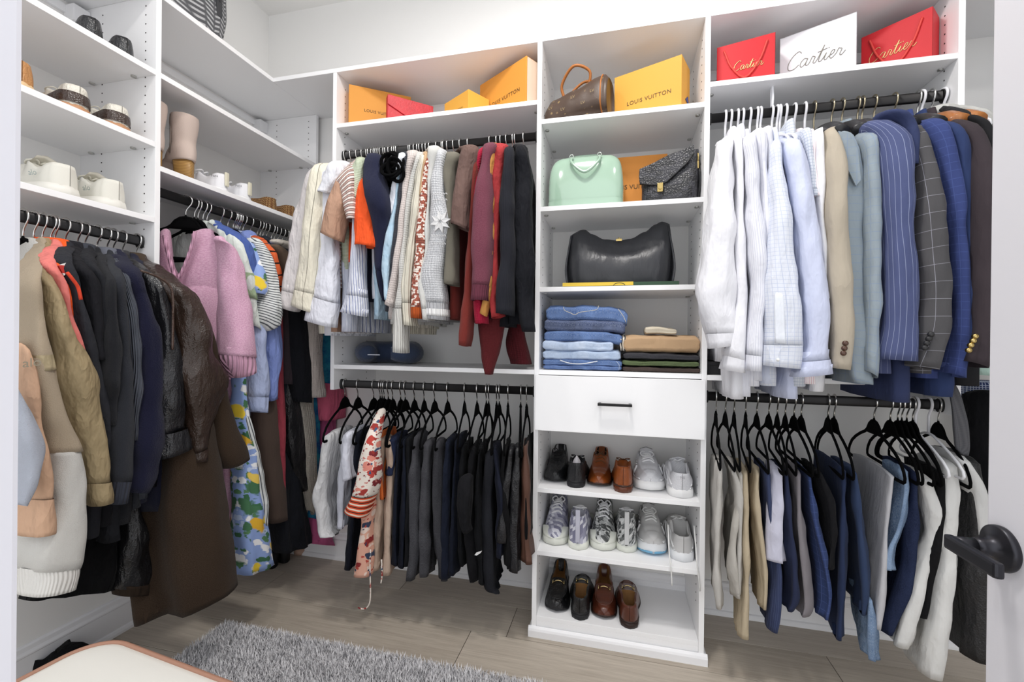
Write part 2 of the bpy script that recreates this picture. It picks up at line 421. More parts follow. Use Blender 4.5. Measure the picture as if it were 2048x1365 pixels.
# --- left wall, near unit with the shoe shelves
YP = -.5424
u = thing('closet_shelf_unit', 'white shoe shelf unit with hanging rod on the near left wall', 'closet unit', (XW, -1.5, 1.25))
pan = board(u, 'side_panel', XW, XC, YP, YP + T, 1.22, 2.44); pegs(pan, YP, 'y', (-1.325, -1.53), 1.30, 2.42); pegs(pan, YP + T, 'y', (-1.325, -1.53), 1.30, 2.42)
board(u, 'side_panel', XW, XC, -1.50, -1.50 + T, 1.22, 2.44)
board(u, 'top_shelf', XW, XC, -1.50, YP - .0005, 2.421, 2.44)
for z in (2.134, 1.878, 1.610): shelf(u, XW, XC, -1.50 + T, YP, z, 'y')
B().box(XW, XW + .012, -1.48, YP, 2.375, 2.405, .001).go('wall_rail', WHITE, u)
B().box(XW, XW + .05, YP - .055, YP - .001, 2.345, 2.405, .004).go('rail_cover', TRIM, u)
rod(u, (ROD_XL, -1.50 + T, Z_A), (ROD_XL, YP, Z_A))
# --- left wall, corner unit with the long rail
u = thing('closet_hanging_unit', 'white long hanging unit with two shelves in the left back corner', 'closet unit', (XW, YP, 1.25))
board(u, 'top_shelf', XW, XC, YP + .0005, YB, 2.421, 2.44)
YE = .31
pan = board(u, 'end_panel', XW, XC, YE, YE + T, 1.22, 2.4205); pegs(pan, YE, 'y', (-1.325, -1.53), 1.30, 2.40)
for z in (2.134, 1.800): shelf(u, XW, XC, YP + T, YE, z, 'y')
B().box(XW, XW + .012, YP + T, YE, 2.375, 2.405, .001).go('wall_rail', WHITE, u)
B().box(XW, XW + .05, YE - .055, YE - .001, 2.345, 2.405, .004).go('rail_cover', TRIM, u)
rod(u, (ROD_XL, YP + T, Z_B), (ROD_XL, YE, Z_B))
# --- back wall, double-hang unit left of the tower
u = thing('closet_hanging_unit', 'white double hanging unit left of the drawer tower', 'closet unit', (XLP, YB, .97))
pan = board(u, 'side_panel', XLP, XLP + T, 0, YB, .9685, 2.4205); pegs(pan, XLP + T, 'x', (.065, .27), 1.00, 2.40)
board(u, 'top_shelf', XC + .0005, -.0005, 0, YB, 2.421, 2.44)
for z in (2.168, 1.0654): shelf(u, XLP + T, 0, .002, YB, z)
rod(u, (XLP + T, ROD_Y, Z_UL), (0, ROD_Y, Z_UL)); rod(u, (XLP + T, ROD_Y, Z_LL), (0, ROD_Y, Z_LL))
B().box(XLP + T, -.001, YB - .012, YB, 2.372, 2.402, .001).go('wall_rail', WHITE, u)
# --- tower
u = thing('drawer_tower', 'white open shelf tower with one drawer and shoe shelves', 'closet tower', (0, YB, 0))
for x in (0, TW - T):
    pan = board(u, 'side_panel', x, x + T, 0, YB, 0, 2.4205); pegs(pan, x + T if x == 0 else x, 'x', (.065, .27), .2, 2.40)
    if x == 0: pegs(pan, x, 'x', (.065, .27), .2, 2.40)
    else: pegs(pan, x + T, 'x', (.065, .27), .2, 2.40)
board(u, 'top_shelf', 0, TW, 0, YB, 2.421, 2.44)
for z in (2.086, 1.730, 1.4027, .5857, .3297): shelf(u, T, TW - T, .002, YB, z)
board(u, 'drawer_deck', T, TW - T, .0, YB, 1.066, 1.085)
board(u, 'drawer_floor', T, TW - T, .002, YB, .838, .855)
board(u, 'bottom_shelf', T, TW - T, .004, YB, .0614, .0804)
board(u, 'toe_board', T, TW - T, .004, .02, 0, .0614)
b = B()
for pts in ([(-.012, -.012, 0), (TW + .012, -.012, 0)],):
    prof = [(0, 0), (-.012, 0), (-.012, .026), (-.009, .034), (-.003, .040), (0, .041)]
    b.prism([V((-.012, d, h)) for d, h in prof], (TW + .024, 0, 0))
    b.prism([V((d, 0, h)) for d, h in prof], (0, YB - .03, 0)); b.prism([V((TW - d, 0, h)) for d, h in prof], (0, YB - .03, 0))
b.go('base_moulding', TRIM, u)
dr = B().box(T * .45, TW - T * .45, -.019, -.001, .843, 1.064, .0012).go('drawer_front', WHITE, u)
B().box(T + .01, TW - T - .01, 0, .012, .858, 1.05).box(T + .01, T + .022, .012, YB - .04, .858, 1.0).box(TW - T - .022, TW - T - .01, .012, YB - .04, .858, 1.0).go('drawer_box', WHITE, dr)
hx = .3215; hzz = .9615
B().box(hx - .064, hx + .064, -.052, -.042, hzz - .005, hzz + .005, .001).box(hx - .062, hx - .052, -.043, -.018, hzz - .0045, hzz + .0045).box(hx + .052, hx + .062, -.043, -.018, hzz - .0045, hzz + .0045).go('drawer_handle', BLACKMET, dr)
# --- back wall, double-hang unit right of the tower
u = thing('closet_hanging_unit', 'white double hanging unit right of the drawer tower', 'closet unit', (XRP, YB, .97))
pan = board(u, 'side_panel', XRP, XRP + T, 0, YB, .9685, 2.4205); pegs(pan, XRP, 'x', (.065, .27), 1.00, 2.40)
board(u, 'top_shelf', TW + .0005, 1.80, 0, YB, 2.421, 2.44)
for z in (2.158, 1.0626): shelf(u, TW, XRP, .002, YB, z)
rod(u, (TW, ROD_Y, Z_UR), (XRP, ROD_Y, Z_UR)); rod(u, (TW, ROD_Y, Z_LR), (XRP, ROD_Y, Z_LR))
B().box(TW, XRP, YB - .012, YB, 2.372, 2.402, .001).go('wall_rail', WHITE, u)
# --- right wall unit, mostly out of view behind the door
u = thing('closet_hanging_unit', 'white hanging unit on the right wall behind the open door', 'closet unit', (XE, -.5, 1.25))
board(u, 'top_shelf', 1.8005, XE, -1.0, YB, 2.421, 2.44)
board(u, 'side_panel', 1.80, XE, -1.0, -1.0 + T, 1.22, 2.4205)
board(u, 'end_panel', 1.80, XE, YE, YE + T, 1.22, 2.4205)
shelf(u, 1.80, XE, -1.0 + T, YE, 2.13, 'y') if False else board(u, 'shelf', 1.80, XE, -1.0 + T, YE, 2.13, 2.149)
rod(u, (1.85, -1.0 + T, 2.06), (1.85, YE, 2.06))
# ================================================================ cloth and hanger builders
def PL(px, py, pl):
    """photograph pixel -> point on a vertical plane: ('X', v), ('Y', v) or (point, axis angle)"""
    if pl[0] == 'X': return at(px, py, X=pl[1])
    if pl[0] == 'Y': return at(px, py, Y=pl[1])
    P, a = pl; n = V((-sin(a), cos(a), 0)); d = ray(px, py); o = CAM['loc']
    return o + d * ((P - o).dot(n) / d.dot(n))
def resample(rings, n):
    flat = crom([(*a, *b, t) for a, b, t in rings], n)
    return [(V(f[0:3]), V(f[3:6]), f[6]) for f in flat]
def cloth(rings, n=34, seg=32, e=.75, wr=.004, fold=0., fk=4, seed=0., top=True, bottom='open', sub=(0., 1.), grow=1.0, wz=5.0):
    """loft between edge points A and B (half thickness t) down the list of rings; wrinkled; returns verts, faces, uv"""
    R = resample(rings, n); lo, hi = int(sub[0] * (n - 1) + .5), int(sub[1] * (n - 1) + .5); R = R[lo:hi + 1]; m = len(R)
    vs, us, fs = [], [], []; L = 0.; prev = None
    def ring(A, Bp, t, k, v, L, zoff=0.):
        c = (A + Bp) * .5; h = (Bp - A) * .5; w = h.length
        nn = V((h.y, -h.x, 0)); nn = nn.normalized() if nn.length > 1e-6 else V((0, 1, 0))
        per = 2 * (w + t) * 1.25; out = []
        for i in range(seg):
            th = 2 * pi * i / seg; ct, st = cos(th), sin(th)
            x = (abs(ct) ** e) * (1 if ct >= 0 else -1); y = (abs(st) ** e) * (1 if st >= 0 else -1)
            p = c + h * x * k + nn * y * t * k
            if fold: p = p + nn * fold * min(1., v * 1.6) * sin(2 * pi * fk * (x * .5 + .5) + seed * 7 + 1.2 * sin(v * 2.1 + seed))
            if wr:
                q = .8 * noise.noise(V(((p.x + p.y) * 9 + seed, p.z * 11, seed * 1.7))) + noise.noise(V((p.x * 17 + seed * 3.1, p.y * 17, p.z * wz))) + .5 * noise.noise(V((p.x * 41, p.y * 41 + seed, p.z * wz * 3.1)))
                p = p + (h.normalized() * ct + nn * st) * wr * q * 1.9
            p.z += zoff
            out.append(p); us.append(((i / seg) * per if i <= seg / 2 else (1 - i / seg) * per, L))
        return out
    for j, (A, Bp, t) in enumerate(R):
        c = (A + Bp) * .5
        if prev is not None: L += (c - prev).length
        prev = c; vs += ring(A, Bp, t * grow, 1.0, (lo + j) / (n - 1), L)
    for j in range(m - 1): fs += [(j * seg + i, j * seg + (i + 1) % seg, (j + 1) * seg + (i + 1) % seg, (j + 1) * seg + i) for i in range(seg)]
    if top:
        A, Bp, t = R[0]; k0 = len(vs); vs += ring(A, Bp, t * grow, .72, 0, -.004, .004 + min(t, .02) * .35); k1 = len(vs); vs += ring(A, Bp, t * grow, .3, 0, -.008, .006 + min(t, .02) * .55)
        fs += [(i, k0 + i, k0 + (i + 1) % seg, (i + 1) % seg) for i in range(seg)] + [(k0 + i, k1 + i, k1 + (i + 1) % seg, k0 + (i + 1) % seg) for i in range(seg)] + [tuple(k1 + i for i in range(seg - 1, -1, -1))]
    A, Bp, t = R[-1]; b0 = (m - 1) * seg; up = (R[max(0, m - 3)][0] + R[max(0, m - 3)][1]) * .5 - (A + Bp) * .5
    if bottom == 'open':
        k0 = len(vs); 
        ins = max(.55, 1 - .0035 / max(t * grow, .0045)); r1 = ring(A, Bp, t * grow, ins, 1, L); vs += r1
        k1 = len(vs); vs += [p + up.normalized() * min(.03, up.length) for p in r1]; us += us[k0:k1]
        fs += [(b0 + i, b0 + (i + 1) % seg, k0 + (i + 1) % seg, k0 + i) for i in range(seg)] + [(k0 + i, k0 + (i + 1) % seg, k1 + (i + 1) % seg, k1 + i) for i in range(seg)] + [tuple(k1 + i for i in range(seg))]
    else: fs += [tuple(b0 + i for i in range(seg))]
    return vs, fs, us
def cpart(name, parent, mat, rings, label=None, **k):
    vs, fs, us = cloth(rings, **k); o = mesh(name, vs, fs, mat, parent, us)
    if label: o['label'] = label
    return o
def pxr(rows, pl, t=.04):
    """rows of (xl, yl, xr, yr[, t[, depth shift]]) pixels -> rings on a plane"""
    out = []
    for r in rows:
        q = pl
        if len(r) > 5 and pl[0] in ('X', 'Y'): q = (pl[0], pl[1] + r[5])
        out.append((PL(r[0], r[1], q), PL(r[2], r[3], q), r[4] if len(r) > 4 and r[4] else t))
    return out

# ------------------------------------------------------------ rails: where a hook seen at a pixel sits
RAIL = {'UL': ('Y', ROD_Y, 285, Z_UL), 'LL': ('Y', ROD_Y, 778, Z_LL), 'UR': ('Y', ROD_Y, 205, Z_UR), 'LR': ('Y', ROD_Y, 806, Z_LR), 'A': ('X', ROD_XL, 462, Z_A), 'B': ('X', ROD_XL, 432, Z_B)}
def hookpos(rail, px):
    ax, v, py, z = RAIL[rail]
    p = at(px, py, Y=v) if ax == 'Y' else at(px, py, X=v)
    return V((p.x, p.y, z))
def hdir(rail, yaw=0.):
    """unit vector along the hanger towards the room"""
    b = -pi / 2 if RAIL[rail][0] == 'Y' else 0.
    return V((cos(b + yaw), sin(b + yaw), 0))

# ------------------------------------------------------------ hangers (prototype: rod centre at the origin, width along x)
def hook_pts(stem, r=.0215):
    pts = [V((-r * cos(a), 0, .001 + r * sin(a))) for a in [math.radians(q) for q in range(-15, 200, 15)]]
    return pts + [V((r * .86, 0, -.012)), V((r * .45, 0, -.024)), V((.003, 0, -.034)), V((0, 0, -.045)), V((0, 0, stem))]
def make_hanger(kind):
    t = bpy.data.objects.new({'velvet': 'velvet_hanger', 'plastic': 'plastic_hanger', 'suit': 'suit_hanger', 'wood': 'wooden_hanger'}[kind], None); COL.objects.link(t); t.empty_display_size = .03
    if kind == 'velvet':
        half = [(0, -.066), (.018, -.070), (.034, -.082), (.048, -.102), (.064, -.114), (.10, -.128), (.140, -.148), (.172, -.170), (.192, -.195), (.199, -.212), (.198, -.224), (.190, -.229), (.175, -.230)]
        loop = [V((x, 0, z)) for x, z in half] + [V((-x, 0, z)) for x, z in reversed(half)][:-1]
        B().wire(loop, [.0062] * len(loop), 8, .62, True, up=(0, 1, 0)).cyl((0, 0, -.072), (0, 0, -.056), .0065, .0028, 8).add(*_arch(half)).go('hanger_body', VELVET, t, True)
        B().wire(hook_pts(-.068), .0027, 8).go('hook', CHROME, t, True)
    elif kind == 'plastic':
        half = [(0, -.100), (.03, -.104), (.07, -.118), (.12, -.138), (.17, -.160), (.198, -.180), (.203, -.194), (.195, -.202), (.18, -.204)]
        loop = [V((x, 0, z)) for x, z in half] + [V((-x, 0, z)) for x, z in reversed(half)][:-1]
        w = M('#E8E8EC', .35)
        B().wire(loop, .0042, 8, 1., True, up=(0, 1, 0)).go('hanger_body', w, t, True); B().wire(hook_pts(-.102), .0042, 8).go('hook', w, t, True)
    else:
        mt = M('#262629', .35) if kind == 'suit' else M('#B9783E', .4, pat=('wood', '#A3622E', '#7A4520'), coat=.3)
        arm = crom([(-.215, 0, -.185), (-.17, 0, -.150), (-.10, 0, -.120), (-.04, 0, -.104), (0, 0, -.100), (.04, 0, -.104), (.10, 0, -.120), (.17, 0, -.150), (.215, 0, -.185)], 25)
        rr = [.010 + .013 * abs((i - 12) / 12) ** 1.2 for i in range(25)]
        B().wire([V(p) for p in arm], rr, 12, 1.25, up=(0, 1, 0)).go('hanger_body', mt, t, True)
        B().wire(hook_pts(-.102, .023), .003, 8).go('hook', M('#B5AA90', .22, 1.) if kind == 'suit' else CHROME, t, True)
        if kind == 'wood': B().cyl((-.19, 0, -.178), (.19, 0, -.178), .005, n=10).go('trouser_bar', mt, t, True)
    return t
def _arch(half):
    # flat web joining the two shoulders under the neck
    pts = [(x, z) for x, z in half[:5]]; n = len(pts); vs, fs = [], []
    for s in (-.0028, .0028):
        for x, z in pts: vs += [V((x, s, z)), V((-x, s, z))]
    m = 2 * n
    for i in range(n - 1):
        fs += [(2 * i, 2 * i + 2, 2 * i + 3, 2 * i + 1), (m + 2 * i, m + 2 * i + 1, m + 2 * i + 3, m + 2 * i + 2)]
    fs += [(2 * n - 2, m + 2 * n - 2, m + 2 * n - 1, 2 * n - 1)]
    return vs, fs
_HP = {}
def hanger(kind, rail, px, yaw, label, group, tilt=0.):
    p = hookpos(rail, px)
    if kind not in _HP: _HP[kind] = [make_hanger(kind), False]
    pr = _HP[kind]
    if not pr[1]: h = pr[0]; pr[1] = True
    else: h = copy_tree(pr[0])
    tag(h, label, 'hanger', group)
    d = hdir(rail, yaw); h.location = p; h.rotation_euler = (0, 0, math.atan2(d.y, d.x))
    return h

# ------------------------------------------------------------ garments
def body_rings(P, d, front, rear, hem, t=.026, neck=.07, hemf=None):
    """shoulders over a hanger at rod point P, then down to the hem height; front/rear reach along the hanger"""
    z = P.z; F = lambda s, zz, tt: (P + d * s * front + V((0, 0, zz - z)), P - d * s * rear + V((0, 0, zz - z)), tt)
    rows = [F(.22, z - neck, .010), F(.42, z - neck - .014, .014), F(.66, z - neck - .034, .018), F(.88, z - neck - .060, .022), F(1., z - neck - .098, t), F(1.02, z - neck - .2, t)]
    for k in (.35, .65, 1.): rows.append(F(1.0, (z - neck - .2) + (hem - (z - neck - .2)) * k, t * (1 + .12 * k)))
    return rows
def collar(P, d, mat, parent, a=.062, b=.042, z0=-.058, h=.042, lean=0.):
    """folded shirt collar round the neck of the hanger"""
    s = V((-d.y, d.x, 0)); vs, fs, us = [], [], []; n = 22
    prof = [(.80, 0.0), (.86, .006), (.93, .004), (1.12, -h * .55), (1.22, -h), (1.17, -h * 1.02), (1.0, -h * .6), (.84, -.012)]
    for k, zz in prof:
        for i in range(n):
            q = 2 * pi * i / n; r = 1 + .03 * sin(3 * q + P.x * 40)
            pt = max(0, cos(q)) ** 3 * .012 * (1 if k > 1 else 0)
            vs.append(P + d * (cos(q) * a * k * r) + s * (sin(q) * b * k * r) + V((0, 0, z0 + zz - pt + lean * cos(q)))); us.append((i / n * .4, zz))
    m = len(prof)
    fs = [(j * n + i, j * n + (i + 1) % n, ((j + 1) % m) * n + (i + 1) % n, ((j + 1) % m) * n + i) for j in range(m) for i in range(n)]
    return mesh('collar', vs, fs, mat, parent, us)
def buttons(parent, pts, nrm, r, mat):
    for p in pts:
        B().cyl(V(p), V(p) + V(nrm) * .004, r, r * .85, 12).go('button', mat, parent, True)
_seed = [0]
def garment(name, label, cat, rail, px, mat, rows=None, hem=None, yaw=0., pl=None, t=.042, cuff=None, cuffmat=None, body=True, bt=.024, front=.185, rear=.19, fold=.006, wr=.004, bmat=None, coll=None, group=None, rearsleeve=False, sname='sleeve', bottom='open', e=.75, n=42, fk=3, neck=.07, extra=None, shoulder=True):
    """one garment hanging on a rail: body over the hanger, the sleeve that faces the room (rows of pixels on its plane), cuff, collar"""
    _seed[0] += 1; sd = _seed[0] * 1.37
    P = hookpos(rail, px); d = hdir(rail, yaw)
    if pl is None: pl = ('Y', ROD_Y - .225) if RAIL[rail][0] == 'Y' else ('X', ROD_XL + .225)
    g = thing(name, label, cat, P, group)
    bmat = bmat or mat
    if rows:
        rg = pxr(rows, pl, t)
        if body and shoulder:   # the sleeve head runs back over the hanger to the neck
            ln = lambda q: sum(((a[0] + a[1]) * .5 - (b[0] + b[1]) * .5).length for a, b in zip(q, q[1:]))
            l0 = ln(rg); A0, B0, t0 = rg[0]; c0 = (A0 + B0) * .5; hv = (B0 - A0) * .5; n0 = P + d * .05 + V((0, 0, -neck - .004)); mid = n0.lerp(c0, .55) + V((0, 0, .012))
            rg = [(n0 - hv * .7, n0 + hv * .7, .018), (mid - hv * .95, mid + hv * .95, .026)] + rg
            if cuff: cuff = cuff * l0 / ln(rg)
        end = 1. if not cuff else 1. - cuff
        s = cpart(sname, g, mat, rg, n=n, wr=wr, seed=sd, sub=(0., end), bottom='open' if (not cuff and bottom == 'open') else ('cap' if bottom != 'open' else 'open'), e=e)
        if cuff: cpart('cuff', s, cuffmat or mat, rg, n=n, wr=wr * .6, seed=sd, sub=(end, 1.), top=False, grow=1.06, e=e)
    if body:
        hz = hem
        rg = body_rings(P, d, front, rear, hz, bt, neck)
        cpart('body', g, bmat, rg, n=26, seg=30, wr=wr * .8, fold=fold, fk=fk, seed=sd + .5, e=.6)
    if coll: collar(P, d, coll, g, **(dict(z0=-.058) if neck < .09 else dict(z0=.034 - neck + .012 * sin(px * 1.9), a=.072 + .008 * sin(px * .7), b=.020, h=.058, lean=.014 * sin(px * 2.7))))
    return g
def hemz(px, py, rail):
    pl = RAIL[rail]
    return (at(px, py, Y=ROD_Y - .12) if pl[0] == 'Y' else at(px, py, X=ROD_XL + .12)).z
def panelwear(name, label, cat, rail, px, mat, front, w=.26, t=.011, yaw=0., Yf=None, second=None, fold=.008, fk=3, wr=.005, group=None, mat2=None, part='leg', e=.5, side=1, top=None):
    """trousers or skirt folded over the hanger bar: sheets hang on both sides of it; front = pixels down the edge that faces the room"""
    _seed[0] += 1; sd = _seed[0] * 1.73
    P = hookpos(rail, px); d = hdir(rail, yaw); pl = ('Y', Yf if Yf is not None else ROD_Y - .165)
    g = thing(name, label, cat, P, group)
    def sheet(fr, m, w_, nm, shift=0.):
        rg = []
        for i, r in enumerate(fr):
            A = PL(r[0], r[1], pl) + V((shift, 0, 0)); ww = w_ * (r[2] if len(r) > 2 else 1.)
            Bp = A - d * ww; rg.append((A, Bp, t * (.75 if i == 0 else 1.)))
        return cpart(nm, g, m, rg, n=28, seg=28, wr=wr, fold=fold, fk=fk, seed=sd + shift * 50, e=e)
    sheet(front, mat, w, part)
    if second: sheet(second, mat2 or mat, w * .95, part)
    return g
# ================================================================ clothes on the back wall
def cot(c, pat=None, var=.10): return M(c, .88, spec=.15, pat=pat, bump=('noise', 260, .12), sheen=.05, var=var, wk=.9)
def knit(c, pat=None, s=160, st=.35): return M(c, .95, spec=.1, pat=pat, bump=('knit', s, st), sheen=.15, var=.08, wk=.3)
def rib(c, s=110, st=.6, pat=None): return M(c, .95, spec=.1, pat=pat, bump=('rib', s, st), sheen=.1, wk=.2)
def fuzz(c, pat=None): return M(c, .97, spec=.08, pat=pat, bump=('noise', 420, .8), sheen=.25, var=.08, wk=.3)
def leather(c, r=.34): return M(c, r, spec=.5, bump=('leather', 240, .22), var=.12, wk=.7)
def denim(c, c2, c3='#C9D3E2'): return M(c, .9, spec=.12, pat=('denim', c2, c3), bump=('weave', 900, .1), wk=.45)
def wool(c, c2=None): return M(c, .95, spec=.1, pat=('fine', c2 or c, 700), bump=('noise', 520, .35), sheen=.1, wk=.25)

# ---- upper rail, left of the tower
HU = [693, 704.4, 717, 727, 736.5, 740.5, 746, 751.6, 755, 758.5, 763.7, 770.5, 774, 781, 787.5, 792, 796, 820, 824, 831, 837, 842, 848, 854, 861.5, 874.7, 886, 889, 896, 909, 921.5, 937, 981, 994, 1002, 1014, 1026, 1031, 1048]
for i, x in enumerate(HU): hanger('velvet', 'UL', x, .06 * sin(i * 2.3), 'black velvet hanger with chrome hook on the upper left back rail', 'hangers on the upper left back rail')
U = 'UL'
garment('blouse', 'sheer off-white blouse, farthest left on the upper back rail', 'blouse', U, 693, cot('#D8D3D2'), [(628, 345, 652, 345), (604, 395, 640, 405), (590, 445, 622, 455), (580, 520, 614, 525), (571, 590, 604, 600), (566, 612, 592, 624)], hemz(600, 640, U), cuff=.12, wr=.005)
garment('shirt', 'cream shirt with fine dark stripes and wide cuff', 'shirt', U, 697, cot('#E4DFCD', ('vs', '#8F8A7E', .034, .05)), [(632, 338, 668, 340, .04, -.01), (624, 372, 662, 380, .045, -.015), (614, 450, 651, 460, .045, -.015), (604, 530, 643, 540, .045, -.015), (594, 590, 634, 600, .045, -.015), (588, 610, 634, 628, .04, -.015)], hemz(640, 668, U), cuff=.14, coll=cot('#E4DFCD'))
garment('shirt', 'plain white long-sleeved shirt with a large cuff beside the cream one', 'shirt', U, 704.4, cot('#E3E5EE'), [(655, 352, 682, 350), (648, 395, 676, 400), (641, 470, 674, 470), (637, 540, 676, 545), (628, 590, 676, 605), (614, 640, 669, 656)], hemz(690, 672, U), cuff=.16, wr=.006)
garment('tee', 'white tee with a short folded sleeve over the white shirt', 'tee', U, 710, cot('#E9EAF0'), [(664, 335, 688, 332, .045, -.03), (655, 360, 684, 360, .045, -.035), (645, 388, 665, 392, .04, -.035)], hemz(700, 668, U), wr=.004)
garment('tee', 'tan tee with a wide short sleeve', 'tee', U, 717, cot('#B4907A'), [(680, 365, 702, 362, .05, -.02), (671, 395, 700, 392, .055, -.03), (662, 425, 694, 428, .055, -.035), (648, 467, 681, 484, .05, -.04)], hemz(705, 665, U), bt=.02)
garment('tee', 'brown, white and pink striped tee', 'tee', U, 727, cot('#7C6962', ('hs2', '#E9E0DA', .017, .38, '#C9A59C')), [(672, 372, 714, 330, .03, -.03), (684, 382, 716, 352, .04, -.04), (691, 412, 718, 398, .04, -.04), (698, 443, 717, 441, .035, -.04)], hemz(715, 580, U))
garment('tee', 'sage green finely striped tee', 'tee', U, 736.5, cot('#A8B399', ('hs', '#C8CFBC', .006, .45)), [(716, 328, 736, 322, .04, -.01), (704, 355, 733, 352, .045, -.02), (694, 380, 722, 402, .04, -.03)], hemz(725, 560, U))
garment('shirt', 'white shirt with thin blue stripes and an open cuff', 'shirt', U, 740.5, cot('#DFE2EC', ('vs', '#6E7AA6', .0085, .22)), [(717, 350, 728, 345), (712, 420, 726, 420), (707, 500, 726, 500), (704, 560, 728, 558), (696, 600, 731, 605), (685, 624, 731, 634)], hemz(740, 665, U), cuff=.13)
garment('tee', 'bright orange tee with a boxy sleeve', 'tee', U, 751.6, cot('#EC5A2B'), [(724, 372, 744, 362, .04, -.01), (717, 402, 750, 402, .045, -.02), (714, 450, 752, 452, .045, -.025), (711, 491, 751, 496, .045, -.025)], hemz(745, 528, U), bt=.03)
garment('cardigan', 'navy fleece cardigan slumping over the orange tee', 'cardigan', U, 763.7, fuzz('#262940'), [(736, 314, 764, 314, .03, -.02), (729, 345, 768, 348, .04, -.035), (731, 378, 776, 385, .045, -.045), (740, 408, 780, 420, .045, -.04), (751, 440, 779, 450, .04, -.02), (752, 500, 776, 500, .035), (757, 560, 774, 560, .03), (767, 600, 774, 606, .02)], hemz(775, 600, U), cuff=.2, cuffmat=rib('#1F2236'))
g = garment('top', 'black strappy top bunched on the upper rail', 'top', U, 787.5, cot('#0C0C0E'), None, hemz(795, 470, U), bt=.03)
for i in range(9):
    c = at(786 + 7 * sin(i * 2.4), 332 + 9 * cos(i * 1.9), Y=-.195 - .012 * (i % 4)); rx, rz = .030 + .006 * sin(i * 3.1), .034 + .008 * cos(i * 2.2); tl = .5 * sin(i * 1.3)
    B().wire([c + V((rx * cos(a) + tl * rz * .4 * sin(a), .012 * sin(a + i), rz * sin(a))) for a in [k * pi / 10 for k in range(20)]], .0075, 8, .7, True).go('strap', VELVET, g, True)
garment('tee', 'white tee with a lace sleeve edge beside the black top', 'tee', U, 796, cot('#DFE2EA'), [(803, 320, 820, 314), (793, 350, 811, 350), (784, 390, 803, 400), (775, 421, 797, 436)], hemz(800, 600, U))
garment('blouse', 'light blue gauze blouse', 'blouse', U, 800, cot('#B7CFDF', ('mot', '#A4C0D4', 30)), [(800, 352, 811, 348), (790, 420, 803, 420), (778, 470, 797, 475), (771, 510, 791, 515), (772, 560, 786, 572), (776, 600, 788, 606)], hemz(800, 640, U), wr=.006)
garment('sweater', 'thin dark grey sweater between the blue blouse and the taupe one', 'sweater', U, 820, knit('#3B3D44'), [(812, 325, 822, 318), (804, 400, 812, 400), (795, 480, 803, 480), (786, 545, 796, 545), (775, 608, 790, 614)], hemz(805, 625, U), cuff=.08)
garment('sweater', 'pale pinkish taupe fine knit sweater', 'sweater', U, 824, knit('#CFC5C1'), [(820, 316, 840, 311), (813, 360, 828, 360), (806, 430, 818, 430), (797, 500, 811, 500), (788, 560, 801, 560), (776, 608, 793, 618)], hemz(812, 640, U))
garment('cardigan', 'light grey cardigan whose ribbed sleeve hangs lowest, over the pillow', 'cardigan', U, 831, knit('#C8C7C3'), [(836, 321, 852, 314), (827, 360, 840, 360), (816, 430, 828, 430), (809, 500, 820, 500), (804, 560, 816, 560), (796, 610, 812, 610), (792, 650, 815, 650), (791, 704, 815, 707)], hemz(825, 650, U), cuff=.22, cuffmat=rib('#CFCEC9'))
garment('cardigan', 'cream rib cardigan beside the light grey one', 'cardigan', U, 837, rib('#D8D3C3', 90), [(847, 325, 860, 319), (838, 360, 853, 360), (827, 430, 845, 430), (819, 500, 834, 500), (808, 560, 829, 560), (807, 592, 828, 592), (811, 630, 829, 630), (813, 650, 831, 653)], hemz(845, 668, U), cuff=.12, bt=.03)
garment('sweater', 'camel edged thin sweater slice', 'sweater', U, 842, knit('#C8A884'), [(853, 328, 864, 314), (850, 360, 858, 350), (846, 400, 853, 390)], hemz(850, 655, U), bmat=rib('#D4CFC2'))
garment('sweater', 'red and white patterned knit sweater with rust cuff', 'sweater', U, 848, knit('#E6D6CC', ('vor', ['#A8604F', '#E6D9CF', '#8B5145', '#E6D9CF', '#9C5A4B'], 135, .6)), [(855, 330, 868, 320), (847, 380, 862, 380), (839, 450, 860, 450), (832, 520, 857, 520), (829, 580, 852, 580), (828, 637, 852, 638)], hemz(855, 640, U), cuff=.07, cuffmat=rib('#B4552A'))
garment('sweater', 'white fluffy sweater next to the snowflake one', 'sweater', U, 861.5, fuzz('#DCDCD8'), [(862, 306, 886, 301, .045), (859, 340, 876, 340), (857, 420, 868, 420), (854, 500, 864, 500), (842, 562, 858, 562), (848, 605, 860, 605), (852, 640, 864, 642)], hemz(870, 650, U), cuff=.08)
sn = garment('sweater', 'grey snowflake pattern sweater with white banded cuff', 'sweater', U, 874.7, knit('#B2B4B8', ('fine', '#D0D1D3', 300)), [(880, 309, 898, 308, .045), (871, 345, 896, 345, .045), (866, 400, 897, 400, .045), (862, 445, 908, 447, .05), (859, 500, 896, 500, .045), (848, 545, 890, 545, .045), (846, 575, 893, 575, .045), (852, 610, 896, 612, .04), (853, 638, 897, 642, .04)], hemz(890, 645, U), cuff=.11, cuffmat=rib('#B9BABD', 120))
def flower(parent, px, py, r, mat, Y=-.2265):
    c = at(px, py, Y=Y); b = B()
    for k in range(8):
        a = k * pi / 4 + .2; q = V((cos(a), 0, sin(a))); s = V((-sin(a), 0, cos(a)))
        poly = [c + q * .004, c + q * r * .45 + s * r * .22, c + q * r + V((0, .004, 0)), c + q * r * .45 - s * r * .22]
        b.prism(poly, (0, .008, 0))
    b.go('snowflake_motif', mat, parent)
flower(sn, 880, 443, .043, fuzz('#E6E6E6'))
for y0 in (386, 398, 470, 486):
    c = [at(866 + i * 2.6 - (3 if y0 > 440 else 0), y0 + 3 * (i % 2), Y=-.2255) for i in range(12)]; B().wire(c, .0014, 5).go('zigzag_stripe', fuzz('#E2E2E3'), sn)
cp = [at(853.5, 624, Y=-.17), at(896.5, 627, Y=-.17)]
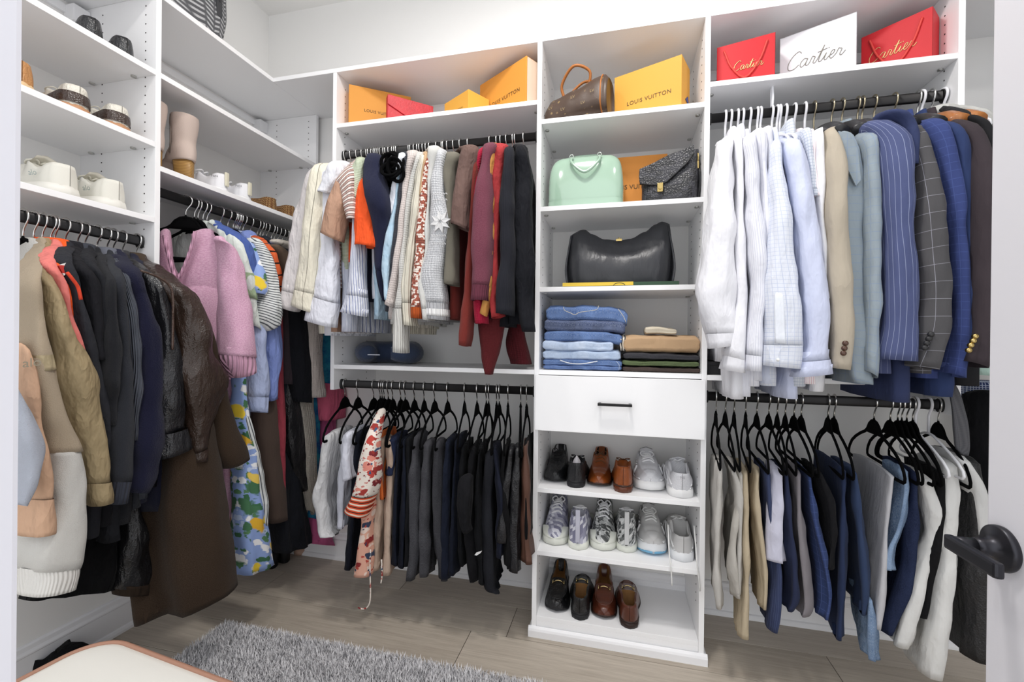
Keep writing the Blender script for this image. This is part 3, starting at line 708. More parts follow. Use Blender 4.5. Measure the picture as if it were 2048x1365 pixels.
cpart('cuff_band', sn, rib('#E9E9E8'), pxr([(852, 618, 897, 620, .0445), (852.5, 631, 897.5, 634, .0445)], ('Y', -.17)), n=4, wr=.0005, top=False, bottom='cap')
garment('cardigan', 'taupe grey sweater with a short loose sleeve', 'cardigan', U, 896, fuzz('#7B776B'), [(897, 318, 924, 316), (892, 345, 916, 345), (894, 390, 912, 395), (897, 450, 916, 450), (895, 500, 917, 500), (892, 540, 918, 540), (894, 570, 916, 573)], hemz(905, 640, U), bmat=knit('#9B9C9D'))
garment('tee', 'brown tee with a broad short sleeve', 'tee', U, 921.5, cot('#6A554F'), [(927, 306, 958, 301, .045, -.01), (916, 345, 953, 345, .05, -.02), (912, 400, 940, 402, .05, -.03), (906, 450, 937, 463, .05, -.035)], hemz(925, 600, U), bmat=cot('#2E2728'))
garment('sweater', 'rust red long-sleeved sweater left of the plum one', 'sweater', U, 937, fuzz('#7E352F'), [(951, 332, 962, 325), (946, 400, 955, 400), (940, 460, 952, 460), (935, 520, 951, 520), (930, 580, 950, 580), (925, 640, 947, 640), (922, 690, 939, 694)], hemz(945, 640, U))
garment('sweater', 'crimson sweater showing between the rust and plum ones', 'sweater', U, 981, knit('#A3223C'), [(958, 314, 974, 305), (952, 360, 965, 350), (950, 400, 962, 400), (950, 500, 962, 500), (950, 580, 968, 580), (953, 648, 975, 648)], hemz(965, 640, U))
garment('sweater', 'fuzzy plum sweater with ribbed cuff', 'sweater', U, 994, fuzz('#6E3A49', ('fine', '#7F4A58', 400)), [(971, 300, 994, 295, .04, -.03), (964, 330, 986, 325, .045, -.04), (956, 360, 984, 358, .05, -.045), (952, 400, 986, 400, .05, -.045), (948, 470, 989, 470, .05, -.045), (946, 540, 986, 540, .05, -.045), (947, 578, 981, 580, .045, -.045), (945, 602, 979, 603, .045, -.045)], hemz(965, 640, U), cuff=.1, cuffmat=rib('#6A3846'))
garment('sweater', 'mustard orange thin sweater with narrow cuff', 'sweater', U, 998, cot('#CF9552'), [(985, 303, 996, 296, .04, -.02), (981, 350, 990, 350, .04, -.03), (983, 420, 991, 420, .04, -.03), (981, 500, 989, 500, .035, -.03), (972, 570, 987, 570, .03, -.03), (958, 625, 975, 635, .02, -.03)], hemz(985, 620, U), bt=.02)
garment('cardigan', 'coral red cardigan right of the plum sweater', 'cardigan', U, 1002, cot('#A2383A'), [(990, 300, 1022, 298, .045, -.005), (988, 335, 1012, 332, .045, -.01), (987, 400, 1008, 400), (988, 480, 1001, 480), (985, 560, 999, 560), (982, 600, 998, 602), (983, 638, 1010, 632)], hemz(1000, 632, U))
garment('sweater', 'charcoal fine ribbed sweater', 'sweater', U, 1014, rib('#25262C', 140, .3), [(1012, 312, 1030, 305, .045, -.02), (1008, 350, 1030, 350, .05, -.03), (1004, 395, 1031, 400, .05, -.03), (1003, 440, 1031, 450, .05, -.03), (1000, 520, 1032, 520, .05, -.03), (995, 570, 1031, 570, .05, -.03), (992, 627, 1029, 633, .05, -.03)], hemz(1020, 640, U))
garment('hoodie', 'navy black hoodie beside the tower', 'hoodie', U, 1031, cot('#18191E'), [(1032, 302, 1058, 302), (1030, 350, 1064, 350), (1031, 450, 1066, 450), (1032, 550, 1066, 550), (1036, 620, 1067, 620), (1050, 664, 1068, 664)], hemz(1045, 655, U), wr=.006)
garment('jacket', 'black jacket closest to the tower on the upper rail', 'jacket', U, 1048, cot('#18191F'), None, hemz(1060, 650, U), bt=.03)
g = garment('sweater', 'long maroon sweater trailing onto the shelf above the lower rail', 'sweater', U, 1026, knit('#592226'), None, hemz(1015, 640, U))
cpart('sleeve', g, knit('#5E2528'), pxr([(955, 600, 1008, 600, .03), (957, 650, 1006, 648, .035), (962, 685, 1003, 685, .035), (963, 715, 997, 705, .03), (965, 748, 986, 750, .025)], ('Y', -.10)), n=24, wr=.006, seed=3)
cpart('sleeve', g, knit('#4C1B20'), pxr([(1022, 640, 1050, 640, .025), (1015, 675, 1053, 680, .03), (1014, 700, 1057, 705, .03), (1022, 728, 1061, 729, .03)], ('Y', .02)), n=20, wr=.006, seed=8)

# ---- lower rail, left of the tower
HL = [690, 716, 747.5, 760.6, 764.5, 768.6, 777, 785.6, 801.6, 810.8, 829, 848.5, 869.4, 895.4, 929.3, 954.3, 973, 977.7, 993.5, 999, 1016.3, 1041.7, 1053.6]
YAW = .16
for i, x in enumerate(HL): hanger('velvet', 'LL', x, YAW + .05 * sin(i * 1.9), 'black velvet hanger with chrome hook on the lower left back rail', 'hangers on the lower left back rail')
L = 'LL'
g = panelwear('shirt', 'crumpled white linen shirt folded over the first hanger of the lower left rail', 'shirt', L, 690, cot('#D4D4D5'), [(653, 874), (648, 905), (643, 950), (634, 995), (637, 1030), (641, 1060), (652, 1076, .35)], w=.24, t=.022, fold=.008, yaw=YAW, wr=.007, part='body')
g = panelwear('shirt', 'white short-sleeved shirt on the second hanger of the lower left rail', 'shirt', L, 716, cot('#D3D5E0'), [(688, 872), (685, 900), (684, 950), (680, 1000), (676, 1060)], w=.24, t=.02, fold=.008, yaw=YAW, part='body')
cpart('sleeve', g, cot('#D3D5E0'), pxr([(690, 876, 708, 866, .03), (690, 915, 707, 918, .035), (691, 960, 711, 955, .035)], ('Y', -.12)), n=16, wr=.004, seed=4)
panelwear('trousers', 'dark navy trousers left of the floral blouse', 'trousers', L, 747.5, cot('#161923'), [(716, 868), (710, 920), (703, 1000), (698, 1080), (694, 1143)], yaw=YAW, t=.016)
FLOR = M('#E7DDD2', .85, spec=.2, pat=('floral', ((('#9C3A35', '#B8463E', '#7F2E33', '#D9897A'), 24, .42), (('#3F5575', '#9C3A35', '#E7DDD2'), 36, .30), (('#7F2E33', '#C9837A'), 60, .26))), sheen=.05)
PEACH = M('#DDA893', .85, spec=.2, pat=('floral', ((('#8E3030', '#DDA893', '#3B4358', '#E8D3C6'), 22, .4), (('#B5483E', '#E8D3C6', '#3B4358'), 46, .3))), sheen=.05)
BORD = M('#D9512F', .85, spec=.2, pat=('hs2', '#F0DCC8', .022, .3, '#3A2622'))
g = garment('blouse', 'red and white floral blouse with an orange patterned flared cuff', 'blouse', L, 764.5, FLOR, [(756, 826, 770, 822, .015, .07), (744, 852, 764, 850, .03, .03), (733, 885, 758, 885, .04), (723, 920, 758, 920, .045), (718, 955, 758, 955, .045), (712, 985, 749, 990, .045), (695, 1018, 735, 1032, .045)], None, cuff=.2, cuffmat=BORD, body=False, yaw=YAW)
cpart('body', g, PEACH, pxr([(735, 960, 756, 955, .02), (728, 1030, 748, 1020, .025), (721, 1085, 743, 1080, .03), (713, 1130, 743, 1130, .03), (711, 1149, 743, 1150, .03)], ('Y', -.13)), n=24, wr=.004)
for nm, pts in (('tie_string', [(741, 1100), (740, 1140), (741, 1180), (740, 1203), (735, 1215), (726, 1219), (716, 1216)]), ('tie_string', [(763, 1120), (764, 1150), (762, 1167)])):
    c = crom([tuple(at(x, y, Y=-.16)) for x, y in pts], 22); B().wire([V(p) for p in c], .003, 6).go(nm, FLOR, g, True)
panelwear('skirt', 'orange skirt waistband showing behind the beige trousers', 'skirt', L, 768.6, cot('#CF6A35'), [(757, 872), (757, 900), (760, 1000)], w=.2, t=.012, yaw=YAW, part='panel')
panelwear('trousers', 'beige trousers on the lower left rail', 'trousers', L, 777, cot('#BAA493'), [(762, 882), (757, 950), (752, 1050), (748, 1110), (745, 1142)], second=[(778, 884), (777, 950), (772, 1050), (770, 1120), (770, 1153)], yaw=YAW, w=.12, t=.018, fold=.003)
panelwear('shorts', 'navy blue shorts right of the beige trousers', 'shorts', L, 785.6, cot('#232A42'), [(781, 882), (778, 915), (775, 952)], yaw=YAW, w=.22, t=.018, part='panel')
panelwear('trousers', 'midnight navy trousers behind the navy shorts', 'trousers', L, 801.6, cot('#171B27'), [(795, 890), (789, 960), (786, 1040), (785, 1100), (786, 1135)], second=[(806, 884), (806, 960), (803, 1040), (800, 1100), (799, 1140)], yaw=YAW, w=.2)
panelwear('trousers', 'plain black trousers left of the washed grey jeans', 'trousers', L, 810.8, cot('#111215'), [(816, 880), (814, 960), (812, 1040), (812, 1136)], yaw=YAW, w=.24)
GJ = denim('#323236', '#444448', '#6A6A6E')
panelwear('jeans', 'washed charcoal grey jeans with raw hems', 'jeans', L, 829, GJ, [(830, 878), (826, 950), (825, 1000), (827, 1080), (822, 1130), (817, 1165)], second=[(851, 893), (848, 960), (845, 1050), (846, 1110), (845, 1158)], yaw=YAW, w=.15, t=.02, fold=.004)
panelwear('jeans', 'second grey jean leg set behind the washed charcoal pair', 'jeans', L, 848.5, denim('#2A2A2E', '#3A3A3E', '#5A5A5E'), [(872, 893), (872, 950), (872, 1030), (876, 1100), (884, 1165)], yaw=YAW, w=.15, t=.02)
panelwear('trousers', 'dark blue dress trousers right of the grey jeans', 'trousers', L, 869.4, cot('#171C2A'), [(893, 888), (889, 960), (886, 1060), (888, 1120), (889, 1162)], yaw=YAW, w=.2, t=.018)
panelwear('trousers', 'blue black trousers beside the dark blue dress pair', 'trousers', L, 895.4, cot('#141824'), [(912, 885), (909, 960), (908, 1050), (905, 1110), (905, 1152)], yaw=YAW, w=.24)
panelwear('leggings', 'black leggings fourth from the tower group', 'leggings', L, 929.3, cot('#0F1013'), [(925, 900), (922, 980), (921, 1050), (924, 1110), (927, 1136)], yaw=YAW, w=.24)
g = panelwear('sweatpants', 'black sweatpants with a small white check mark logo', 'sweatpants', L, 954.3, cot('#121215'), [(944, 905), (938, 980), (936, 1060), (943, 1120), (947, 1168)], yaw=YAW, w=.24, t=.018)
c = [at(949, 1111, Y=-.165), at(953, 1112, Y=-.165), at(961, 1107, Y=-.165), at(953, 1109.5, Y=-.165)]
B().prism([p + V((0, .02, 0)) for p in c], (0, -.02, 0)).go('logo_mark', M('#E8E8E8', .7), g)
cpart('leg', g, cot('#17171A'), pxr([(922, 960, 944, 955, .02), (919, 1010, 942, 1005, .03), (920, 1045, 942, 1040, .03), (927, 1064, 944, 1062, .025)], ('Y', -.15)), n=18, wr=.006)
panelwear('trousers', 'black trousers just right of the logo sweatpants', 'trousers', L, 973, cot('#101114'), [(958, 905), (955, 980), (958, 1060), (962, 1120), (964, 1172)], yaw=YAW, w=.24)
panelwear('jeans', 'long black jeans reaching lowest on the lower left rail', 'jeans', L, 993.5, denim('#17181C', '#202126', '#34353A'), [(980, 912), (974, 1000), (975, 1090), (976, 1140), (978, 1182), (988, 1188, .7)], yaw=YAW, w=.26, t=.022)
panelwear('trousers', 'slate navy trousers right of the long black jeans', 'trousers', L, 999, cot('#1B1E2B'), [(988, 905), (995, 960), (1000, 1010), (1000, 1120)], yaw=YAW, w=.22)
LB = leather('#1B1B1E', .38)
panelwear('trousers', 'black leather trousers near the tower', 'trousers', L, 1041.7, LB, [(1022, 905), (1015, 960), (1009, 1040), (1006, 1088)], second=[(1035, 902), (1031, 980), (1029, 1060), (1028, 1147)], yaw=YAW, w=.13, t=.02, fold=.006)
panelwear('trousers', 'thin black trousers behind the leather pair', 'trousers', L, 1016.3, cot('#0E0E10'), [(1010, 900), (1004, 960), (1012, 1060), (1014, 1140)], yaw=YAW, w=.22)
panelwear('skirt', 'brown satin skirt beside the tower', 'skirt', L, 1053.6, M('#5A3E33', .5, spec=.3, var=.1), [(1050, 893), (1051, 1000), (1052, 1080), (1054, 1130)], yaw=YAW, w=.14, t=.014, part='panel')
panelwear('trousers', 'black trousers squeezed against the tower side', 'trousers', L, 1050, cot('#0C0C0E'), [(1049, 885), (1050, 1000), (1051, 1080)], yaw=0, w=.2, t=.006, fold=.002)
# ---- upper rail, right of the tower: dress shirts then blazers
R_ = 'UR'
HW = [1451, 1462, 1476, 1486, 1500, 1514.7, 1521, 1554, 1560, 1571.5, 1589, 1610]
for i, x in enumerate(HW): hanger('plastic', R_, x, -.05 + .04 * sin(i * 2.1), 'white plastic hanger holding a dress shirt on the upper right rail', 'white hangers on the upper right rail')
hk = hanger('plastic', R_, 1544, -.05, 'white plastic hanger with a tall loop raised above the rail', None); B().wire([V(p) for p in crom([(-.004, 0, .018), (-.010, 0, .05), (-.012, 0, .085), (-.004, 0, .11), (.004, 0, .112), (.006, 0, .085), (.012, 0, .05), (.006, 0, .02)], 20)], .0042, 8).go('raised_loop', M('#E8E8EC', .35), None, True).parent = hk
for i, x in enumerate([1628, 1663, 1684, 1715, 1724, 1748, 1788]): hanger('suit', R_, x, -.04 + .04 * sin(i * 1.3), 'broad dark suit hanger with brass hook among the blazers', 'suit hangers on the upper right rail')
hanger('wood', R_, 1835, -.05, 'wooden hanger on the upper right rail, left one of two', 'wooden hangers'); hanger('wood', R_, 1862, -.05, 'wooden hanger with darker grain, right one of two', 'wooden hangers')
hanger('plastic', R_, 1843, 0, 'thick white plastic hook between the wooden hangers', None); hanger('plastic', R_, 1886, 0, 'white plastic hanger at the right end of the upper right rail', None)
def shirt(c, pat=None): return M(c, .8, spec=.18, pat=pat, bump=('weave', 700, .06), sheen=.04, var=.05, wk=.5)
WS = shirt('#E6E6EB'); WS2 = shirt('#E2E3EA', ('vs', '#CDCEDA', .006, .3))
YN = -.045
def dshirt(label, px, mat, rows, hempx, cuff=.075, yaw=YN, **k):
    return garment('dress_shirt', label, 'shirt', R_, px, mat, rows, hemz(*hempx, R_), cuff=cuff, coll=mat, yaw=yaw, bt=.026, neck=.122, fold=.007, n=40, **k)
dshirt('white dress shirt closest to the tower', 1451, WS, [(1432, 296, 1466, 292, .045), (1422, 345, 1466, 345, .05), (1416, 410, 1467, 410, .055), (1402, 510, 1468, 510, .055), (1391, 580, 1469, 585, .055), (1399, 618, 1468, 625, .055), (1408, 655, 1467, 655, .05), (1416, 698, 1466, 691, .045)], (1440, 725), wr=.006)
dshirt('second white dress shirt from the tower', 1462, WS, [(1466, 285, 1482, 280, .04, -.0), (1468, 350, 1486, 350, .045), (1466, 500, 1488, 500, .045), (1466, 600, 1490, 600, .045), (1452, 690, 1488, 700, .045), (1440, 738, 1487, 746, .045)], (1470, 795))
dshirt('white dress shirt with a fine self stripe', 1476, WS2, [(1482, 292, 1504, 278, .04, -.01), (1486, 335, 1514, 332, .045, -.015), (1487, 420, 1519, 420, .045, -.02), (1495, 505, 1528, 515, .045, -.02), (1500, 580, 1529, 590, .045, -.02), (1495, 640, 1523, 645, .045, -.02), (1488, 690, 1521, 695, .045, -.02), (1485, 740, 1519, 742, .045, -.02)], (1490, 790))
dshirt('white pinstriped dress shirt, fourth from the tower', 1486, shirt('#E4E4EB', ('vs', '#B9BCCB', .012, .12)), [(1504, 275, 1524, 268), (1510, 330, 1530, 330), (1514, 420, 1536, 420), (1520, 500, 1540, 500), (1524, 600, 1538, 600)], (1500, 770))
dshirt('white dress shirt with a ribbed weave, fifth from the tower', 1500, WS2, [(1522, 270, 1537, 265), (1528, 330, 1545, 330), (1532, 420, 1552, 420), (1534, 500, 1560, 500)], (1520, 760))
dshirt('pale blue dress shirt left of the grid checked one', 1514.7, shirt('#D3D9EA'), [(1535, 272, 1551, 268), (1541, 330, 1562, 330), (1550, 420, 1572, 420), (1558, 500, 1582, 500)], (1535, 765))
g = dshirt('white dress shirt with a pale blue grid check and buttoned cuff', 1521, shirt('#DCE0EA', ('grid', '#B9C2DA', .0125, .07)), [(1536, 300, 1556, 295, .045, -.015), (1536, 360, 1564, 360, .05, -.025), (1533, 420, 1572, 420, .055, -.03), (1530, 500, 1583, 500, .055, -.03), (1526, 600, 1598, 600, .055, -.03), (1522, 680, 1600, 680, .055, -.03), (1518, 730, 1598, 738, .055, -.03)], (1560, 770), cuff=.1)
cpart('sleeve_placket', g, shirt('#E4E8F0'), pxr([(1549, 590, 1566, 592, .006, -.085), (1549, 640, 1568, 642, .006, -.085), (1550, 686, 1570, 688, .006, -.085)], ('Y', -.17)), n=10, wr=.001, e=.4)
B().cyl(at(1556, 720, Y=-.252), at(1556, 720, Y=-.258), .005, n=12).go('button', M('#F2F2F0', .3), g, True)
dshirt('light blue dress shirt with the widest sleeve', 1554, shirt('#C9CFE6'), [(1562, 300, 1596, 296, .045, -.01), (1570, 345, 1610, 342, .05, -.02), (1576, 400, 1620, 400, .055, -.025), (1586, 480, 1634, 480, .055, -.025), (1598, 560, 1649, 560, .055, -.025), (1604, 640, 1653, 640, .055, -.025), (1602, 700, 1654, 696, .05, -.025), (1582, 754, 1662, 746, .05, -.025)], (1600, 795))
dshirt('blue and white checked shirt behind the light blue one', 1571.5, shirt('#D5D9E2', ('grid', '#A9B4C6', .010, .15)), [(1598, 275, 1614, 272), (1606, 330, 1622, 330), (1614, 400, 1628, 400)], (1585, 770))
dshirt('pink striped shirt showing between white ones', 1589, shirt('#EBD3DA', ('vs', '#FFFFFF', .009, .4)), [(1608, 278, 1624, 272), (1612, 330, 1626, 330), (1620, 400, 1632, 400)], (1600, 765))
dshirt('white dress shirt beside the beige blazer', 1610, shirt('#E8E8EC'), [(1618, 282, 1640, 272, .045, -.005), (1622, 345, 1643, 345), (1626, 420, 1642, 420), (1632, 500, 1646, 500), (1640, 600, 1652, 600)], (1620, 780))
def suitm(c, pat=None):
    r = [int(c[i:i + 2], 16) for i in (1, 3, 5)]; m = sum(r) / 3; c = '#%02X%02X%02X' % tuple(min(255, int((x * .86 + m * .14) * 1.12)) for x in r)
    return M(c, .9, spec=.12, pat=pat, bump=('noise', 600, .15), sheen=.08, var=.05, wk=.3)
def blazer(label, px, mat, rows, hempx, btn=None, bm=None, yaw=YN, lap=None, **k):
    g = garment('blazer', label, 'blazer', R_, px, mat, rows, hemz(*hempx, R_), coll=mat, yaw=yaw, bt=.034, neck=.115, fold=.004, t=.055, n=40, front=.2, **k)
    if btn: 
        for x, y in btn: 
            c = at(x, y, Y=-.256); B().lathe([(0, -.005), (.004, -.005), (.0075, -.0025), (.0075, .004)], c, 14, 'y').go('button', bm, g, True)
    return g
BR = M('#4A2E1E', .3, spec=.6)
blazer('beige blazer with three brown cuff buttons', 1663, suitm('#A09685'), [(1640, 272, 1668, 264, .04, 0), (1638, 305, 1680, 300, .05, -.01), (1640, 360, 1688, 350, .055, -.02), (1643, 450, 1690, 440, .055, -.025), (1649, 550, 1696, 540, .055, -.025), (1655, 640, 1700, 640, .055, -.025), (1658, 735, 1693, 740, .05, -.025)], (1680, 730), [(1691, 687), (1689, 697), (1687, 707)], BR)
PB = suitm('#7F8A92', ('grid', '#8795A6', .026, .10))
g = blazer('light grey blue checked blazer with its front edge showing', 1684, PB, [(1712, 290, 1742, 282, .045, 0), (1716, 340, 1750, 335, .05, -.01), (1720, 430, 1756, 430, .05, -.015), (1722, 530, 1755, 530, .05, -.015), (1722, 640, 1750, 645, .05, -.015), (1720, 740, 1745, 755, .045, -.015)], (1725, 765))
cpart('front_panel', g, PB, pxr([(1676, 268, 1708, 272, .010), (1680, 320, 1722, 318, .012), (1684, 420, 1726, 420, .014), (1688, 540, 1726, 540, .016), (1692, 650, 1728, 650, .018), (1698, 735, 1738, 745, .018), (1706, 764, 1744, 770, .016)], ('Y', -.19)), n=30, wr=.003, e=.5)
vs = [at(1677, 262, Y=-.215), at(1700, 268, Y=-.215), at(1716, 300, Y=-.215), at(1722, 360, Y=-.215), at(1712, 372, Y=-.215), at(1692, 330, Y=-.215)]
B().prism(vs, (0, .006, 0)).go('lapel', PB, g)
blazer('blue blazer with thin white pinstripes', 1715, suitm('#454E74', ('vs', '#98A0BC', .0125, .06)), [(1722, 258, 1780, 252, .045, .0), (1745, 290, 1806, 284, .055, -.015), (1755, 360, 1813, 352, .06, -.03), (1758, 460, 1818, 460, .06, -.03), (1758, 560, 1827, 560, .06, -.03), (1758, 650, 1829, 650, .06, -.03), (1752, 718, 1826, 723, .055, -.03)], (1770, 745))
blazer('navy blazer mostly hidden behind the pinstripe one', 1748, suitm('#31395C'), [(1756, 236, 1800, 240), (1790, 270, 1818, 270), (1800, 340, 1824, 340)], (1790, 800))
blazer('grey blazer with a white windowpane check and dark cuff buttons', 1788, suitm('#4A494B', ('grid', '#9A9AA4', .050, .020)), [(1806, 275, 1842, 270, .045, 0), (1815, 330, 1858, 325, .055, -.01), (1820, 420, 1872, 412, .06, -.025), (1825, 520, 1883, 510, .06, -.03), (1828, 600, 1890, 600, .06, -.03), (1825, 665, 1884, 665, .06, -.03), (1820, 732, 1864, 739, .05, -.03)], (1840, 745), [(1862, 669), (1858, 678), (1854, 687), (1850, 696)], M('#2A2A2C', .4))
blazer('royal blue blazer with a faint check', 1800, suitm('#323F72', ('grid', '#48568A', .024, .06)), [(1838, 258, 1876, 254, .045, .01), (1852, 300, 1894, 294, .055, 0), (1866, 380, 1908, 372, .055), (1880, 480, 1918, 480, .055), (1888, 600, 1922, 600, .055), (1886, 690, 1920, 695, .055), (1880, 745, 1916, 755, .05)], (1890, 755))
blazer('solid blue blazer right of the checked royal blue one', 1825, suitm('#2B3860'), [(1870, 262, 1906, 262, .045, .005), (1888, 300, 1924, 300, .05, 0), (1900, 380, 1934, 380, .05), (1908, 480, 1940, 480, .05), (1912, 600, 1938, 600, .05), (1908, 700, 1928, 705, .05)], (1900, 790))
blazer('dark plum brown blazer with four gold cuff buttons', 1843, suitm('#393236'), [(1900, 258, 1946, 268, .045, .01), (1922, 310, 1966, 318, .055, -.01), (1932, 400, 1982, 400, .055, -.03), (1934, 500, 1984, 500, .055, -.03), (1934, 600, 1982, 600, .055, -.03), (1928, 680, 1975, 690, .05, -.03), (1918, 722, 1964, 737, .045, -.03)], (1940, 745), [(1951, 673), (1947, 682), (1942, 691), (1938, 701)], BRASS)
garment('coat', 'charcoal coat with a pale shearling collar at the end of the upper right rail', 'coat', R_, 1870, suitm('#222224'), [(1905, 236, 1950, 246, .04, .04), (1938, 270, 1975, 280, .045, .03), (1948, 360, 1985, 360, .045, .03)], hemz(1950, 770, R_), yaw=YN, bt=.04, coll=fuzz('#DADAD6'))
garment('jacket', 'grey shearling jacket at the far right of the upper right rail', 'jacket', R_, 1886, fuzz('#CFCFCB'), [(1925, 232, 1965, 240, .05, .09), (1948, 262, 1985, 262, .05, .09)], hemz(1960, 500, R_), yaw=YN, bt=.03)

# ---- lower rail, right of the tower: trousers
K = 'LR'
HR = [1432, 1451, 1468.5, 1491.6, 1514, 1538, 1555, 1571, 1588.5, 1603, 1656.6, 1668.6, 1748.5, 1781, 1796, 1804, 1814, 1826, 1877]
YR = -.12
for i, x in enumerate(HR): hanger('velvet', K, x, YR + .06 * sin(i * 1.7), 'black velvet hanger with chrome hook on the lower right rail', 'hangers on the lower right rail')
hanger('plastic', K, 1858, YR, 'white plastic hanger near the right end of the lower right rail', None); hanger('plastic', K, 1832, YR, 'white plastic hanger hook amid black hangers on the lower right rail', None)
def tr(label, px, mat, front, second=None, name='trousers', **k):
    k.setdefault('w', .25); k.setdefault('t', .012); k.setdefault('fold', .008); k.setdefault('yaw', YR)
    return panelwear(name, label, 'trousers' if name != 'jeans' else 'jeans', K, px, mat, front, second=second, **k)
def chino(c): return M(c, .88, spec=.15, bump=('weave', 600, .08), var=.06, wk=.45)
tr('pale stone trousers closest to the tower', 1432, chino('#B9B6B1'), [(1468, 946), (1478, 980), (1482, 1050), (1483, 1120), (1482, 1192)], [(1440, 940), (1437, 1050), (1436, 1150), (1440, 1222)], fold=.005)
tr('second pale stone trousers on the lower right rail', 1451, chino('#B3AFA8'), [(1482, 952), (1482, 1000), (1470, 1100), (1475, 1200)], w=.28)
tr('beige trousers with a pointed leg hanging low', 1468.5, chino('#B5A78F'), [(1516, 950), (1514, 1010), (1522, 1090), (1530, 1160), (1528, 1224)], [(1492, 950), (1492, 1100), (1490, 1200), (1486, 1278, .4)], fold=.005)
tr('navy pinstripe trousers left of the lilac shirt', 1491.6, suitm('#2E3755', ('vs', '#55607F', .010, .08)), [(1537, 952), (1541, 1030), (1552, 1130), (1554, 1210), (1548, 1268)])
tr('crumpled pale lilac shirt between navy trousers', 1514, shirt('#C2C2D2'), [(1556, 948), (1556, 1020), (1553, 1070), (1551, 1125, .5)], name='shirt', w=.18, t=.02, fold=.01, part='body')
tr('dark navy trousers right of the lilac shirt', 1538, suitm('#242A43'), [(1575, 955), (1579, 1050), (1586, 1140), (1588, 1200), (1580, 1226)])
tr('mid grey wool trousers on the lower right rail', 1555, suitm('#706C70'), [(1598, 952), (1602, 1050), (1612, 1140), (1616, 1210), (1610, 1237)])
tr('blue checked trousers on the lower right rail', 1571, suitm('#2C3A64', ('grid', '#4A5888', .026, .05)), [(1620, 955), (1632, 1040), (1648, 1120), (1657, 1200), (1650, 1243)])
tr('black trousers between the blue checked and navy pairs', 1588.5, cot('#17171A'), [(1643, 953), (1660, 1010), (1665, 1080), (1662, 1142)])
tr('deep navy trousers spread wide on their hanger', 1603, suitm('#232D49'), [(1690, 945), (1690, 1000), (1690, 1100), (1691, 1200), (1685, 1285, .7)], w=.34)
tr('slate blue trousers left of the light grey pair', 1656.6, suitm('#2B3956'), [(1712, 948), (1720, 1020), (1733, 1110), (1738, 1190), (1735, 1236)])
tr('light grey trousers left of the light jeans', 1668.6, suitm('#A6A6AB'), [(1786, 955), (1781, 1010), (1775, 1080), (1770, 1160), (1760, 1262)], w=.32, fold=.004)
JL = denim('#5B7494', '#7C95B3')
tr('light blue jeans with frayed hem', 1748.5, JL, [(1812, 945), (1816, 990), (1806, 1060), (1786, 1110), (1780, 1142, .3)], [(1742, 1205), (1746, 1265), (1750, 1325, .45)], name='jeans', w=.16)
g = tr('dark indigo jeans right of the light pair', 1781, denim('#1B2136', '#242C46', '#3C4766'), [(1832, 948), (1833, 1010), (1830, 1080), (1815, 1180), (1778, 1274)], name='jeans', w=.24)
tr('white trousers bunched beside the indigo jeans', 1796, chino('#D4D4D2'), [(1855, 962), (1876, 1040), (1880, 1085), (1852, 1140), (1838, 1200), (1812, 1300)], w=.2, fold=.008, t=.024)
tr('black trousers between the two white pairs', 1814, cot('#131315'), [(1884, 950), (1886, 1050), (1870, 1150), (1852, 1240)], w=.24)
tr('long white trousers reaching the floor', 1826, chino('#D8D8D6'), [(1908, 938), (1910, 1000), (1905, 1070), (1902, 1130), (1890, 1230), (1878, 1300), (1868, 1362)], w=.2, t=.026, fold=.006)
tr('white garment folded at the right end of the lower right rail', 1858, shirt('#CFCFCE'), [(1930, 925), (1950, 965), (1965, 1010), (1966, 1070), (1964, 1132)], name='top', w=.24, t=.02, part='body')
tr('black leather trousers hanging below the folded white garment', 1877, leather('#1E1E20', .45), [(1952, 930), (1962, 1060), (1966, 1200), (1966, 1330)], w=.26, t=.03)
# silk tie over the end of the lower rail
t_ = thing('necktie', 'grey textured necktie draped at the right end of the lower right rail', 'tie', at(1905, 770, Y=-.06))
rows = [(1890, 764, 1908, 762, .006), (1898, 790, 1919, 784, .006), (1905, 830, 1930, 826, .006), (1909, 870, 1937, 868, .006), (1912, 896, 1939, 894, .006), (1924, 910, 1936, 912, .004)]
cpart('blade', t_, M('#5C5C60', .7, spec=.3, pat=('weave', '#4C4C50', 420), bump=('weave', 380, .3)), pxr(rows, ('Y', -.06)), n=24, wr=.0015, e=.4)
# ---- clothes on the right wall, slivers beside the door
def rw(name, label, cat, rows, mat, y0, X=1.6, hem=1.1):
    h = copy_tree(_HP['velvet'][0]); tag(h, 'black velvet hanger with chrome hook on the right wall rail', 'hanger', 'hangers on the right wall rail'); h.location = (1.85, y0, 2.06); h.rotation_euler = (0, 0, pi)
    g = thing(name, label, cat, (1.85, y0, 2.06))
    cpart('sleeve', g, mat, [(at(a, b, X=X), at(c, d, X=X), .05) for a, b, c, d in rows], n=20, wr=.004)
    P = V((1.85, y0, 2.06)); cpart('body', g, mat, body_rings(P, V((-1, 0, 0)), .2, .2, hem, .03), n=20, wr=.004, fold=.005, e=.6)
    return g
rw('coat', 'black coat on the right wall rail behind the door edge', 'coat', [(1946, 790, 1985, 790), (1942, 900, 1985, 900), (1948, 1020, 1985, 1020)], cot('#101013'), -.02, 1.62, 1.0)
rw('shirt', 'mint green shirt on the right wall rail', 'shirt', [(1950, 560, 1990, 560), (1946, 660, 1990, 660), (1943, 744, 1990, 752)], shirt('#B4D0C6'), -.05, 1.56, 1.2)
rw('shirt', 'blue and white checked shirt bunched on the right wall rail', 'shirt', [(1936, 768, 1985, 770), (1930, 790, 1985, 795), (1934, 812, 1985, 828)], shirt('#3C4877', ('grid', '#C9D0E2', .008, .3)), .03, 1.66, 1.1)
